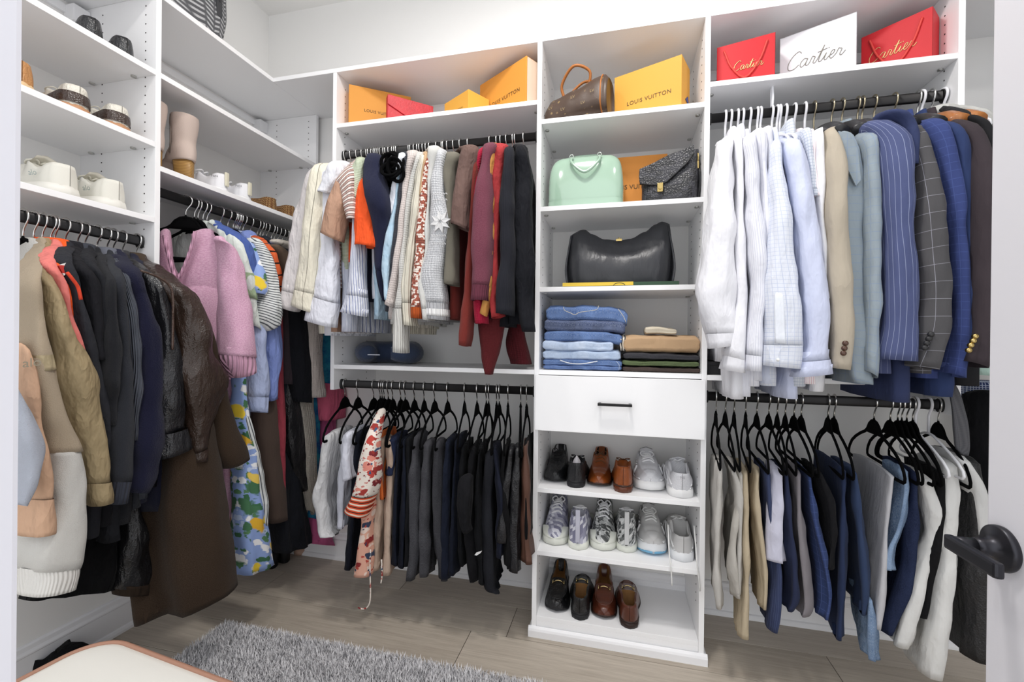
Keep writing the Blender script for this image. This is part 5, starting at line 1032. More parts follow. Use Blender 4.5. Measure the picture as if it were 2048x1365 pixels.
    if over:   # stitched overlays on both sides
        def sp(t, q, s): 
            ww = w(t); wt = ww * .80; return V((L * t, s * (ww + (wt - ww) * q ** 1.3 + sin(q * pi) * .06 * ww + .0008), base(t) + top(t) * (q if t < op else q * .72)))
        for s_ in (-1, 1):
            for path in ([(.06, .25), (.16, .55), (.3, .75), (.44, .95)], [(.2, .05), (.32, .4), (.42, .7), (.5, .95)], [(.4, .05), (.48, .4), (.54, .7), (.58, .95)], [(.05, .08), (.3, .12), (.55, .14), (.75, .18), (.93, .3)], [(.62, .2), (.66, .5), (.66, .8), (.64, .98)]):
                B().wire([V(p) for p in crom([tuple(sp(t, q, s_)) for t, q in path], 12)], .0042, 6, .45).go('overlay', over, r, True)
    if tongue:
        z0 = base(op) + top(op); pts = []
        mesh('tongue', *_tong(L * op, z0, wh * .62, high), tongue, r)
    if tab: mesh('heel_tab', *_tab(-.004, base(0), hc, high), tab, r)
    return r
def _tong(x, z, w, high):
    vs = []; h = .035 if not high else .03
    for i in range(5):
        q = i / 4
        for k in range(5): a = (k - 2) / 2; vs.append(V((x + .03 - .05 * q, a * w, z - .012 + h * q - abs(a) * .008)))
    n = len(vs); vs += [v + V((-.005, 0, .003)) for v in vs[:n]]
    fs = [(i * 5 + k, i * 5 + k + 1, (i + 1) * 5 + k + 1, (i + 1) * 5 + k) for i in range(4) for k in range(4)]
    fs += [tuple(j + n for j in reversed(f)) for f in fs] + [(20 + k, 20 + k + 1, n + 21 + k, n + 20 + k) for k in range(4)]
    return vs, fs
def _tab(x, b, hc, high):
    b_ = B().box(x - .004, x + .004, -.009, .009, b + .01, b + hc + (.03 if high else .008), .002); return b_.v, b_.f
def put(o, p, ang): o.location = V(p); o.rotation_euler = (0, 0, ang)
def pair(mk, label_toe, label_heel, group, toe_px, heel_px, z, L, j=0.):
    """left shoe toe to the room, right shoe heel to the room"""
    a = mk(label_toe, group); b = copy_tree(a); b['label'] = label_heel; b['group'] = group
    p = at(*toe_px, Z=z); a1 = -pi / 2 + j; put(a, V((p.x, max(p.y, .012), z)) - V((cos(a1), sin(a1), 0)) * L, a1)
    p = at(*heel_px, Z=z); put(b, V((p.x, max(p.y, .012), z)), pi / 2 + j * .5)
Z1, Z2, Z3 = .6050, .3490, .0806
RUB = M('#17171A', .6); BLIN = M('#141312', .8); TANL = M('#8A6234', .7, var=.25)
pair(lambda l, g: shoe('derby_shoe', l, g, up=leather('#17181B', .36), lin=M('#C9C9CC', .8), solem=RUB, heel=.02, sole=.006, hi=.078, laces=(M('#0E0E10', .7), 3), L=.29), 'black lace-up derby shoe with its toe to the room', 'black derby shoe stuffed with white paper, heel to the room', 'black derby pair', (1108, 967), (1150, 977), Z1, .29, .02)
pap = B()
TB = M('#8E4A1E', .3, spec=.5, pat=('mot', '#6F3513', 9), coat=.25)
pair(lambda l, g: shoe('derby_shoe', l, g, up=TB, lin=BLIN, solem=M('#3A2318', .4), heelm=M('#5A2E1A', .35), heel=.022, sole=.006, hi=.08, laces=(M('#5C3A20', .7), 3), L=.29, wb=.049), 'tan leather derby shoe with its toe to the room', 'tan leather derby shoe with its heel to the room', 'tan derby pair', (1197, 976), (1246, 987), Z1, .29, -.01)
WSN = M('#D9D9DC', .6, pat=('fine', '#C6C7CC', 500), bump=('weave', 500, .15)); WRB = M('#E4E4E4', .55)
def nbs(l, g, **k):
    r = shoe('running_shoe', l, g, **k); text('lettering', 'NB', M('#9A9AA2', .5), r, (-.0075, 0, .082), (0, -1, 0), (0, 0, 1), .014, .0006)
    for s_ in (-1, 1): text('side_letter', 'N', M('#F4F4F6', .35), r, (.135, s_ * .0475, .064), (s_ * 1, 0, 0) if s_ < 0 else (-1, 0, 0), (0, -s_ * .25, 1), .045, .0012, shear=.2)
    return r
pair(lambda l, g: nbs(l, g, up=WSN, lin=M('#BEBEC2', .9), solem=WRB, sole=.030, spring=.012, hc=.065, side=.05, hi=.08, ht=.05, wb=.056, wh=.042, laces=(M('#E6E6E8', .7), 5), tongue=WSN, flare=1.08, L=.30, over=M('#EDEDEF', .45)), 'white chunky running shoe with its toe to the room, beside the tan pair', 'white chunky running shoe with its heel to the room', 'white running pair', (1301, 986), (1364, 998), Z1, .30, .03)
LV_ = M('#A3A3B4', .7, pat=('vor', ['#8E8EA2', '#B4B4C4', '#D8D8E0', '#7C7C92'], 70, .2)); ECRU = M('#DADCD2', .5)
HT = dict(high=1., op=.36, hc=.112, hi=.10, ht=.045, sole=.026, spring=.006, wb=.052, wh=.038, laces=(M('#F2F2F4', .6), 6), flare=1.06, solem=ECRU, cap=ECRU, L=.30)
pair(lambda l, g: shoe('high_top_sneaker', l, g, up=LV_, lin=M('#BBBBC6', .9), tab=M('#B9B9C6', .7), **HT), 'lavender geometric print high-top with its toe to the room', 'lavender geometric print high-top with its heel to the room', 'lavender high-top pair', (1108, 1093), (1155, 1102), Z2, .30, .03)
GV = M('#8F9190', .7, pat=('vor', ['#4A4C4C', '#B9BBBA', '#6C6E6E', '#D6D7D5'], 110, 1.))
pair(lambda l, g: shoe('high_top_sneaker', l, g, up=GV, lin=M('#A9AAA8', .9), tab=M('#C9C9C9', .7), **HT), 'grey toile print high-top with its toe to the room', 'grey toile print high-top with its heel to the room', 'grey toile high-top pair', (1205, 1104), (1253, 1107), Z2, .30, 0)
GS = M('#C4C3C2', .75, bump=('noise', 400, .2))
pair(lambda l, g: shoe('running_shoe', l, g, up=GS, lin=M('#A9A8A6', .9), solem=M('#E2E4E6', .5), mid=M('#6FA8C9', .5), sole=.034, spring=.014, hc=.065, side=.052, hi=.085, ht=.05, wb=.054, wh=.041, laces=(M('#E4E4E2', .7), 5), tongue=GS, flare=1.06, L=.30, over=M('#E6E6E6', .4)), 'light grey running shoe with a blue sole tip, toe to the room', 'light grey running shoe with trailing laces, heel to the room', 'grey and blue running pair', (1307, 1114), (1367, 1126), Z2, .30, .04)
# trailing laces of the grey running shoes
rs = [o for o in COL.objects if o.get('label', '').startswith('light grey running shoe with trailing')][0]
bpy.context.view_layer.update(); IM = rs.matrix_world.inverted()
for pts in ([(1336, 1050, .05), (1338, 1100, .02), (1341, 1128, .0), (1343, 1150, -.006), (1344, 1172, -.006)], [(1388, 1052, .06), (1392, 1100, .02), (1394, 1128, .0), (1397, 1152, -.006), (1400, 1183, -.006)]):
    w = [IM @ at(x, y, Y=yy) for x, y, yy in pts]; b = B().wire([V(p) for p in crom([tuple(p) for p in w], 20)], .0026, 6); o = mesh('loose_lace', b.v, b.f, M('#E4E4E2', .7), None); o.parent = rs
def loafer(l, g, up, lin, sol):
    r = shoe('bit_loafer', l, g, up=up, lin=lin, solem=sol, heel=.02, sole=.006, hc=.062, side=.048, hi=.062, ht=.042, op=.50, L=.29, wb=.05, toe=1.3)
    L = .29; x = L * .60; z = .0755
    b = B().wire([V((x, -.022, z - .012)), V((x, -.010, z - .002)), V((x, 0, z)), V((x, .010, z - .002)), V((x, .022, z - .012))], .0024, 8)
    b.go('bit_bar', M('#D8C28A', .22, 1.), r, True)
    for s in (-1, 1): B().wire([V((x + .009 * cos(a), s * .024, z - .012 + .009 * sin(a) * .7 + .003)) for a in [i * pi / 6 for i in range(12)]], .0021, 6, closed=True).go('bit_ring', M('#D8C28A', .22, 1.), r, True)
    B().wire([V(p) for p in crom([(L * .52, -.035, .058), (L * .68, -.037, .052), (L * .82, -.031, .049), (L * .90, -.015, .048), (L * .915, 0, .048), (L * .90, .015, .048), (L * .82, .031, .049), (L * .68, .037, .052), (L * .52, .035, .058)], 30)], .0022, 6).go('apron_seam', up, r, True)
    return r
pair(lambda l, g: loafer(l, g, leather('#141416', .3), TANL, RUB), 'black bit loafer with its toe to the room', 'black bit loafer with its heel to the room', 'black loafer pair', (1112, 1228), (1159, 1242), Z3, .29, .05)
pair(lambda l, g: loafer(l, g, M('#4A2418', .28, spec=.5, pat=('mot', '#5F3020', 8), coat=.2), TANL, M('#2A1A14', .5)), 'burgundy brown bit loafer with its toe to the room', 'burgundy brown bit loafer with its heel to the room', 'brown loafer pair', (1208, 1242), (1259, 1263), Z3, .29, .03)
# paper stuffing in the black derby
bd = [o for o in COL.objects if o.get('label', '').startswith('black derby shoe stuffed')][0]
vs, fs = [], []
for i in range(9):
    for k in range(14):
        a = 2 * pi * k / 14; q = i / 8; rr = (1 - q ** 2.2) * (1 + .12 * noise.noise(V((i, k, 3)))); vs.append(V((.075 + .05 * rr * cos(a), .022 * rr * sin(a), .055 + .06 * q)))
fs = [(i * 14 + k, i * 14 + (k + 1) % 14, (i + 1) * 14 + (k + 1) % 14, (i + 1) * 14 + k) for i in range(8) for k in range(14)]
o = mesh('paper_stuffing', vs, fs, M('#E2DFE2', .9, wk=0., bump=('noise', 60, .8)), None); o.parent = bd

# --- shoes on the left wall shelves, heels to the room
def lshoe(o, px, py, z, ang, x=XC - .03):
    p = at(px, py, X=x); put(o, (x, p.y, z), ang)
def two(mk, la, lb, grp, pa, pb, z, ang, x=XC - .03):
    a = mk(la, grp); b = copy_tree(a); b['label'] = lb; b['group'] = grp; lshoe(a, *pa, z, ang, x); lshoe(b, *pb, z, ang, x)
ZA1, ZA2, ZA3, ZB1 = 2.1535, 1.8975, 1.6295, 1.8195
BK = leather('#26272A', .28)
two(lambda l, g: shoe('ballet_flat', l, g, up=BK, lin=BLIN, solem=RUB, L=.25, hc=.062, side=.045, hi=.04, ht=.03, op=.6, sole=.006, wb=.042, wh=.033), 'black leather flat on the top shoe shelf, left one', 'black leather flat on the top shoe shelf, next to the panel', 'black flats', (190, 60), (254, 100), ZA1, pi - .15)
def twotone(l, g):
    r = shoe('slip_on_sneaker', l, g, up=leather('#E2DED2', .5), lin=M('#D9D4C6', .9), solem=M('#B98A66', .6), L=.26, hc=.062, side=.045, hi=.06, ht=.04, op=.42, sole=.022, wb=.046, wh=.038, flare=1.05, laces=(M('#DAD6CA', .7), 3))
    vs, fs = [], []
    for i in range(19):
        a = pi * .5 + pi * i / 18; 
        for z, rr in ((.028, 1.03), (.045, 1.04), (.060, 1.0), (.061, .97)): vs.append(V((.035 + (.0385 * rr) * cos(a) * .95 + (.06 if abs(sin(a)) > .999 else 0), .0385 * rr * sin(a) * 1.02, z - (.008 if i in (0, 18) else 0))))
    fs = [(i * 4 + k, (i + 1) * 4 + k, (i + 1) * 4 + k + 1, i * 4 + k + 1) for i in range(18) for k in range(3)]
    mesh('heel_panel', vs, fs, leather('#3E302A', .3), r); return r
two(twotone, 'cream and dark brown sneaker on the middle shoe shelf, left one', 'cream and dark brown sneaker on the middle shoe shelf, next to the panel', 'two-tone sneakers', (160, 190), (244, 236), ZA2, pi - .1)
o = shoe('sandal', 'tan strappy shoe at the left end of the middle shoe shelf', None, up=leather('#C08A55', .5), lin=TANL, solem=M('#D8B98E', .6), L=.25, hc=.06, op=.5, sole=.02); lshoe(o, 44, 160, ZA2, pi - .1)
def alo(l, g):
    r = shoe('trainer', l, g, up=M('#DEDCD2', .7, bump=('noise', 300, .1), var=.04), lin=M('#D2D0C6', .9), solem=M('#E2E0D8', .5), L=.28, hc=.066, side=.05, hi=.072, ht=.05, op=.38, sole=.030, wb=.052, wh=.043, flare=1.09, laces=(M('#D8D5C8', .7), 4), tongue=M('#D6D2C4', .8))
    text('lettering', 'alo', M('#8A9A98', .6), r, (.105, -.0515, .066), (-1, 0, 0), (0, 0, 1), .030) if False else text('lettering', 'alo', M('#A3B0AD', .6), r, (.062, .0515, .058), (-1, 0, 0), (0, .25, 1), .024)
    return r
two(alo, 'off-white trainer on the lower shoe shelf, left one', 'off-white trainer on the lower shoe shelf, next to the panel', 'off-white trainers', (140, 380), (238, 403), ZA3, pi + .12)
# suede ankle boots with stacked heels
def boot(l, g, suede, hl, zipc='#7A6E66', hh=.075):
    r = thing('ankle_boot', l, 'boot', (0, 0, 0), g)
    rings = []
    for x0, x1, z, w in ((.006, .102, .262, .045), (.004, .104, .235, .046), (.008, .104, .19, .043), (.012, .108, .155, .040), (.002, .135, .125, .042), (-.004, .165, .10, .041), (-.004, .175, .082, .038)): rings.append((V((x0, 0, z)), V((x1, 0, z)), w))
    cpart('shaft', r, suede, rings, n=30, seg=30, wr=.002, e=.95, top=False, bottom='cap')
    rg = []
    for x, zt, zb, w in ((.10, .125, .075, .038), (.14, .105, .055, .042), (.18, .075, .025, .047), (.21, .058, .012, .046), (.235, .044, .01, .036), (.25, .03, .012, .016)): rg.append((V((x, 0, zt)), V((x, 0, zb)), w))
    vs, fs = [], []
    R = resample(rg, 20)
    for a, b, t in R:
        for k in range(20): q = 2 * pi * k / 20; vs.append((a + b) * .5 + V((0, t * sin(q), (a.z - b.z) * .5 * cos(q))))
    fs = [(i * 20 + k, i * 20 + (k + 1) % 20, (i + 1) * 20 + (k + 1) % 20, (i + 1) * 20 + k) for i in range(19) for k in range(20)] + [tuple(19 * 20 + k for k in range(20))]
    mesh('vamp', vs, fs, suede, r)
    vs = []
    for z, k in ((.088, 1.0), (.05, .93), (0, .9)):
        for i in range(22):
            a = pi * i / 21; vs.append(V((.004 + .062 * k * (1 - sin(a)) ** .8 if True else 0, .036 * k * cos(a), z)))
        vs.append(V((.064 * k + .004, -.03 * k, z))); vs.append(V((.064 * k + .004, .03 * k, z)))
    n = 24; fs = [(j * n + i, j * n + (i + 1) % n, (j + 1) * n + (i + 1) % n, (j + 1) * n + i) for j in range(2) for i in range(n)] + [tuple(2 * n + i for i in range(n)), tuple(range(n - 1, -1, -1))]
    mesh('heel', vs, fs, hl, r, [(v.x + v.y, v.z) for v in vs])
    B().wire([V((.06, .0445, .255)), V((.062, .044, .2)), V((.064, .0425, .15)), V((.07, .043, .11))], .003, 6).go('zip', M(zipc, .5, .4), r, True)
    B().wire([V((.104, 0, .08)), V((.15, 0, .052)), V((.19, 0, .012)), V((.245, 0, .008))], [.012, .02, .036, .016], 10, .12, up=(0, 0, 1)).go('sole', hl, r, True)
    return r
SU = M('#CDBBB1', .95, spec=.08, bump=('noise', 500, .4), sheen=.3, var=.12); STK = M('#B08A52', .45, pat=('hs', '#8A6636', .006, .4))
a = boot('beige suede ankle boot with stacked wooden heel on the corner shelf', 'suede boots', SU, STK); lshoe(a, 382, 352, ZB1, pi - .25, XC - .035)
b = copy_tree(a); b['label'] = 'beige suede ankle boot half hidden behind the white panel'; lshoe(b, 316, 330, ZB1, pi - .25, XC - .05)
def lows(l, g):
    r = shoe('low_sneaker', l, g, up=M('#E8E8EC', .5), lin=M('#D8D8DC', .9), solem=M('#ECECEE', .5), L=.26, hc=.060, side=.045, hi=.07, ht=.045, op=.42, sole=.02, wb=.046, wh=.037, flare=1.06, laces=(M('#EDEDEF', .7), 4), tab=M('#E1DCC6', .6))
    text('lettering', 'PAN', M('#4A4A50', .6), r, (.022, .037, .062), (-1, -.35, 0), (0, .1, 1), .013); return r
two(lows, 'white low sneaker on the corner shelf beside the boot', 'white low sneaker on the corner shelf, right one', 'white low sneakers', (452, 372), (498, 392), ZB1, pi + .1)
WV = M('#8A5A34', .6, pat=('weave', '#C9A06A', 190), bump=('weave', 120, 1.))
two(lambda l, g: shoe('woven_shoe', l, g, up=WV, lin=M('#6A4428', .8), solem=M('#5A3A24', .6), L=.25, hc=.055, side=.05, hi=.055, ht=.04, op=.5, sole=.01, wb=.046, wh=.04), 'brown woven leather shoe on the corner shelf, left one', 'brown woven leather shoe at the corner shelf end', 'woven shoes', (548, 412), (586, 424), ZB1, pi - .05)
bb = boot('black ankle boot on the floor below the long rail', 'black boots', cot('#0D0D0F'), RUB, '#222222'); put(bb, at(545, 1140, Z=.001), 2.4)
b2 = copy_tree(bb); b2['label'] = 'black ankle boot on the floor, right one under the dark skirt'; put(b2, at(572, 1128, Z=.001), 2.5)
o = shoe('pump', 'nude shoe on the floor under the black skirt', None, up=leather('#C9AFA3', .4), lin=TANL, solem=M('#B99A88', .6), L=.24, hc=.055, op=.55, sole=.006, heel=.03, wb=.04, wh=.032); put(o, at(600, 1112, Z=.001), 2.2)
o = shoe('slipper', 'black shoe on the floor at the lower left behind the bench', None, up=cot('#0C0C0E'), lin=BLIN, solem=RUB, L=.27, hc=.06, sole=.02); p = at(52, 1345, Z=.02); put(o, (p.x, p.y, 0), .4)
# ================================================================ boxes, bags and folded clothes
def gbox(name, label, cat, near, nearY, tops, zbase, depth, mat, group=None, lid=None, edge=.0015, tip=None):
    """box standing on a shelf: near = pixel of its nearest top corner, tops = pixel of the other end of its visible face"""
    n = at(*near, Y=nearY); zt = n.z; f = at(*tops, Z=zt); d = (f - n); d.z = 0; Lw = d.length; d.normalize()
    s = V((-d.y, d.x, 0)); s = s if s.y > 0 else -s
    o = V((n.x, n.y, zbase)); h = zt - zbase
    t = thing(name, label, cat, o, group)
    vs = [o, o + d * Lw, o + d * Lw + s * depth, o + s * depth]; vs += [v + V((0, 0, h)) for v in vs]
    B().add(vs, [(3, 2, 1, 0), (4, 5, 6, 7), (0, 1, 5, 4), (1, 2, 6, 5), (2, 3, 7, 6), (3, 0, 4, 7)]).go('box_body', mat, t, False, None, edge)
    return t, o, d, s, Lw, h
OR = M('#D8943C', .6, bump=('noise', 500, .1)); OR2 = M('#CF8636', .6, bump=('noise', 500, .1)); INK = M('#4A3A1E', .6)
ZS = 2.187
# left box on the left top shelf; its face runs back to the right
def face_text(t, o, d, s, L, h, body, size, u, v, mat, flip=False, space=1.1):
    nrm = -s; xd = d if d.x > 0 else -d
    text('lettering', body, mat, t, o + d * (u * L) + V((0, 0, v * h)) + nrm * .0008, xd, (0, 0, 1), size, .0004, space=space)
BT = 'orange boxes on the top shelf'
t, o, d, s, L, h = gbox('gift_box', 'large orange gift box at the left end of the top shelf', 'box', (698, 168), .03, (822, 194), ZS, .14, OR, BT); face_text(t, o, d, s, L, h, 'LOUIS VUITTON', .0185, .50, .44, INK)
t, o, d, s, L, h = gbox('gift_box', 'small yellow gift box in the middle of the top shelf', 'box', (937, 178), .03, (889, 208), ZS, .12, M('#DDA544', .6), BT); face_text(t, o, d, s, L, h, 'LOUIS VUITTON', .010, .45, .34, INK)
t, o, d, s, L, h = gbox('gift_box', 'large orange gift box leaning by the tower on the top shelf', 'box', (1053, 111), .012, (960, 171), ZS, .11, OR, BT); face_text(t, o, d, s, L, h, 'LOUIS VUITTON', .024, .44, .36, INK)

# cream inner sleeve showing at the open side
a = o + V((0, 0, .006)) + s * .004 - d * .0015; q = [a, a + s * .10, a + s * .10 + V((0, 0, h - .012)), a + V((0, 0, h - .012))]
B().prism(q, -d * .003).go('inner_sleeve', M('#D9C2AE', .7), t)
t, o, d, s, L, h = gbox('gift_box', 'tall yellow gift box on the top tower shelf', 'box', (1364, 108), .02, (1229, 156), 2.106, .12, M('#D79E3C', .6)); face_text(t, o, d, s, L, h, 'LOUIS VUITTON', .0225, .47, .36, INK)
vs = [o + s * .05 + V((0, 0, .05)) - d * .001, o + s * .10 + V((0, 0, .045)) - d * .001, o + s * .085 + V((0, 0, .075)) - d * .001]; B().prism(vs, -d * .002).go('ribbon_tip', M('#3A4A8C', .6), t)
bx = thing('gift_box', 'flat orange gift box behind the mint bag', 'box', (.20, .2, 1.7495)); p = at(1208, 318, Y=.16); p2 = at(1335, 308, Y=.16)
B().box(p.x, p2.x, .16, .24, 1.7495, p.z, .001).go('box_body', OR2, bx)
c = at(1270, 374, Y=.16); text('lettering', 'LOUIS VUITTON', INK, bx, V((c.x - .005, .1592, c.z)), (1, 0, 0), (0, 0, 1), .027)
# red clutch
n = at(775, 189, Y=.015); zt = n.z; f = at(866, 214, Z=zt); d = f - n; d.z = 0; L = d.length; d.normalize(); s = V((-d.y, d.x, 0)); o = V((n.x, n.y, ZS))
RED = M('#C4242F', .42, spec=.45, pat=('mot', '#B41C28', 40), bump=('noise', 140, .3)); h = zt - ZS
t = thing('clutch', 'red embossed envelope clutch in front of the left orange box', 'clutch', o)
vs = [o, o + d * L, o + d * L + s * .03, o + s * .03]; vs += [v + V((0, 0, h)) - s * .0 for v in vs]
B().add(vs, [(3, 2, 1, 0), (4, 5, 6, 7), (0, 1, 5, 4), (1, 2, 6, 5), (2, 3, 7, 6), (3, 0, 4, 7)]).go('body', RED, t, False, None, .004)
fl = [o + V((0, 0, h)), o + d * L + V((0, 0, h)), o + d * L + V((0, 0, h * .55)), o + d * L * .5 + V((0, 0, h * .22)), o + V((0, 0, h * .62))]
B().prism([p - s * .0005 for p in fl], -s * .005).go('flap', RED, t, False, None, .0015)

# lettering drawn as a pen stroke
def script(parent, o, xd, yd, size, mat, nrm, th=.0016):
    S = [[(.62, .88), (.45, 1.03), (.18, .82), (.03, .42), (.12, .06), (.4, .02), (.62, .2)], [(1.04, .42), (.86, .48), (.7, .25), (.78, .02), (.95, .12), (1.05, .44), (1.0, .1), (1.1, .02), (1.2, .15), (1.28, .46), (1.36, .42), (1.44, .38), (1.38, .1), (1.48, .02), (1.6, .25), (1.78, .92), (1.66, .12), (1.78, .02), (1.9, .2), (1.99, .42), (1.94, .08), (2.05, .02), (2.15, .16), (2.36, .28), (2.38, .46), (2.25, .42), (2.2, .14), (2.32, .0), (2.5, .2), (2.58, .46), (2.66, .42), (2.75, .38), (2.7, .1), (2.8, .02), (2.95, .22)], [(1.52, .60), (1.98, .68)], [(2.04, .66), (2.07, .70)]]
    b = B()
    for st in S:
        pts = crom([(x + .22 * y, y) for x, y in st], max(3, len(st) * 5)); b.wire([o + xd * ((x - 1.5) * size) + yd * ((y - .4) * size) for x, y in pts], th, 5)
    b.go('lettering', mat, parent, True)
GOLD = M('#D9BE84', .35, .6); REDP = M('#C8232B', .5, spec=.35, bump=('noise', 300, .1)); ZR = 2.1775
def paperbag(label, near, far, nearY, depth, mat, txt, ssize, cord=True, name='paper_bag', u=.5, v=.32, cat='bag', group=None):
    n = at(*near, Y=nearY); zt = n.z; f = at(*far, Z=zt); d = f - n; d.z = 0; L = d.length; d.normalize(); s = V((-d.y, d.x, 0)); s = s if s.y > 0 else -s
    o = V((n.x, n.y, ZR)); h = zt - ZR; t = thing(name, label, cat, o, group); tk = .0012
    vs = [o, o + d * L, o + d * L + s * depth, o + s * depth]; P4 = vs
    b = B()
    for i in range(4):   # four thin walls and a floor
        a, c = P4[i], P4[(i + 1) % 4]; w = (c - a).normalized(); nn = V((-w.y, w.x, 0)); cen = (P4[0] + P4[2]) * .5; nn = nn if (cen - a).dot(nn) > 0 else -nn
        b.prism([a, c, c + V((0, 0, h)), a + V((0, 0, h))], nn * tk)
    b.prism([p + V((0, 0, .001)) for p in vs], (0, 0, .001)); b.go('bag_body' if cord else 'box_body', mat, t)
    if not cord:
        B().prism([p + V((0, 0, h - .002)) for p in vs], (0, 0, .002)).go('lid', mat, t)
    xd = d if d.x > 0 else -d; N_ = -s
    script(t, o + d * (u * L) + V((0, 0, v * h)) + N_ * .0012, xd, V((0, 0, 1)), ssize, txt, N_, .0013 if cord else .0012)
    if cord:
        for off in (N_ * .004, s * (depth + .003)):
            a, c = o + d * L * .13 + V((0, 0, h * .86)) + off, o + d * L * .87 + V((0, 0, h * .86)) + off
            pts = crom([tuple(a), tuple(a.lerp(c, .18) - V((0, 0, h * .42))), tuple(a.lerp(c, .5) - V((0, 0, h * .72))), tuple(a.lerp(c, .82) - V((0, 0, h * .42))), tuple(c)], 40)
            B().wire([V(p) + V((0, 0, .0008 * sin(i * 2.1))) for i, p in enumerate(pts)], [.0035 + .0005 * (i % 2) for i in range(40)], 8).go('cord_handle', M('#D8433C', .5), t, True)
    return t
paperbag('small red paper bag with a rope handle and gold script, left one', (1551, 64), (1434, 96), .02, .06, REDP, GOLD, .034, u=.45, v=.42)
paperbag('white gift box with silver script between the red bags', (1714, 23), (1560, 78), .015, .08, M('#E6E6EA', .5), M('#8A857C', .5, .2), .060, cord=False, name='gift_box', cat='box', u=.52, v=.42)
paperbag('large red paper bag with a rope handle and gold script, right one', (1866, 12), (1723, 76), .02, .09, REDP, GOLD, .046, u=.55, v=.48)
paperbag('red paper bag mostly hidden behind the large red one', (1877, 27), (1800, 52), .12, .05, REDP, GOLD, .02, v=.1)

# brown monogram duffel bag
MON = M('#4A3A30', .42, spec=.4, pat=('vor', ['#7A6448', '#5A4738', '#8A744F'], 34, .3, .16), bump=('noise', 120, .15)); TANS = M('#A8662E', .45, var=.15)
def duffel():
    zb = 2.1055; p1 = at(1226, 219, Y=.035); p0 = at(1100, 236, Y=.12); a = V((p0.x, .115, zb)); c = V((p1.x - .01, .055, zb)); d = (c - a); L = d.length; d.normalize(); s = V((-d.y, d.x, 0))
    t = thing('handbag', 'brown monogram duffel handbag slouching on the top tower shelf', 'handbag', a)
    vs, us, fs = [], [], []; n = 32; N = 24
    for i in range(N + 1):
        q = i / N; h = lerp1([(0, .085), (.12, .115), (.5, .135), (.85, .165), (.96, .168), (1, .155)], q); w = lerp1([(0, .055), (.06, .07), (.5, .08), (.94, .08), (1, .066)], q)
        for k in range(n):
            th = 2 * pi * k / n; x = abs(cos(th)) ** .62 * (1 if cos(th) >= 0 else -1); y = abs(sin(th)) ** .62 * (1 if sin(th) >= 0 else -1)
            tap = 1 - .28 * max(0, y); dd = .006 * noise.noise(V((q * 6, x * 3, y * 3)))
            vs.append(a + d * (q * L) + s * (x * w * tap + dd) + V((0, 0, h * .5 * (1 + y) + dd * .5 * (1 + y)))); us.append((q * L, th * .08))
    fs = [(i * n + k, i * n + (k + 1) % n, (i + 1) * n + (k + 1) % n, (i + 1) * n + k) for i in range(N) for k in range(n)] + [tuple(range(n)), tuple(N * n + k for k in range(n - 1, -1, -1))]
    mesh('body', vs, fs, MON, t, us)
    B().wire([vs[(N - 2) * n + k] * 1.0 + V((0, 0, .0005)) for k in range(n)], .0032, 6, closed=True).go('piping', TANS, t, True)
    top = lambda q: a + d * (q * L) + V((0, 0, lerp1([(0, .085), (.12, .115), (.5, .135), (.85, .165), (1, .155)], q)))
    for sg, lean in ((-1, -.03), (1, .01)):
        A_, C2 = top(.30) + s * .035 * sg - V((0, 0, .02)), top(.70) + s * .035 * sg - V((0, 0, .02)); m_ = (A_ + C2) * .5
        pts = crom([tuple(A_), tuple(A_ + V((0, 0, .05)) + s * lean * .6 - d * .005), tuple(m_ + V((0, 0, .085)) + s * lean * 1.4), tuple(C2 + V((0, 0, .05)) + s * lean * .6 + d * .005), tuple(C2)], 26)
        B().wire([V(p) for p in pts], .0058, 8).go('handle', TANS, t, True)
        for e in (A_, C2): B().box(e.x - .012, e.x + .012, e.y - .004, e.y + .004, e.z - .012, e.z + .012, .003).go('handle_tab', TANS, t)
    for (u, v) in ((.14, .35), (.34, .22), (.5, .55), (.66, .28), (.8, .6)):
        c0 = a + d * (u * L) + V((0, 0, .12 * v + .01)) - s * (.0805 + .0045)
        text('monogram', 'LV', M('#8F7A52', .5), t, c0, d, (0, 0, 1), .016, .0006)
duffel()

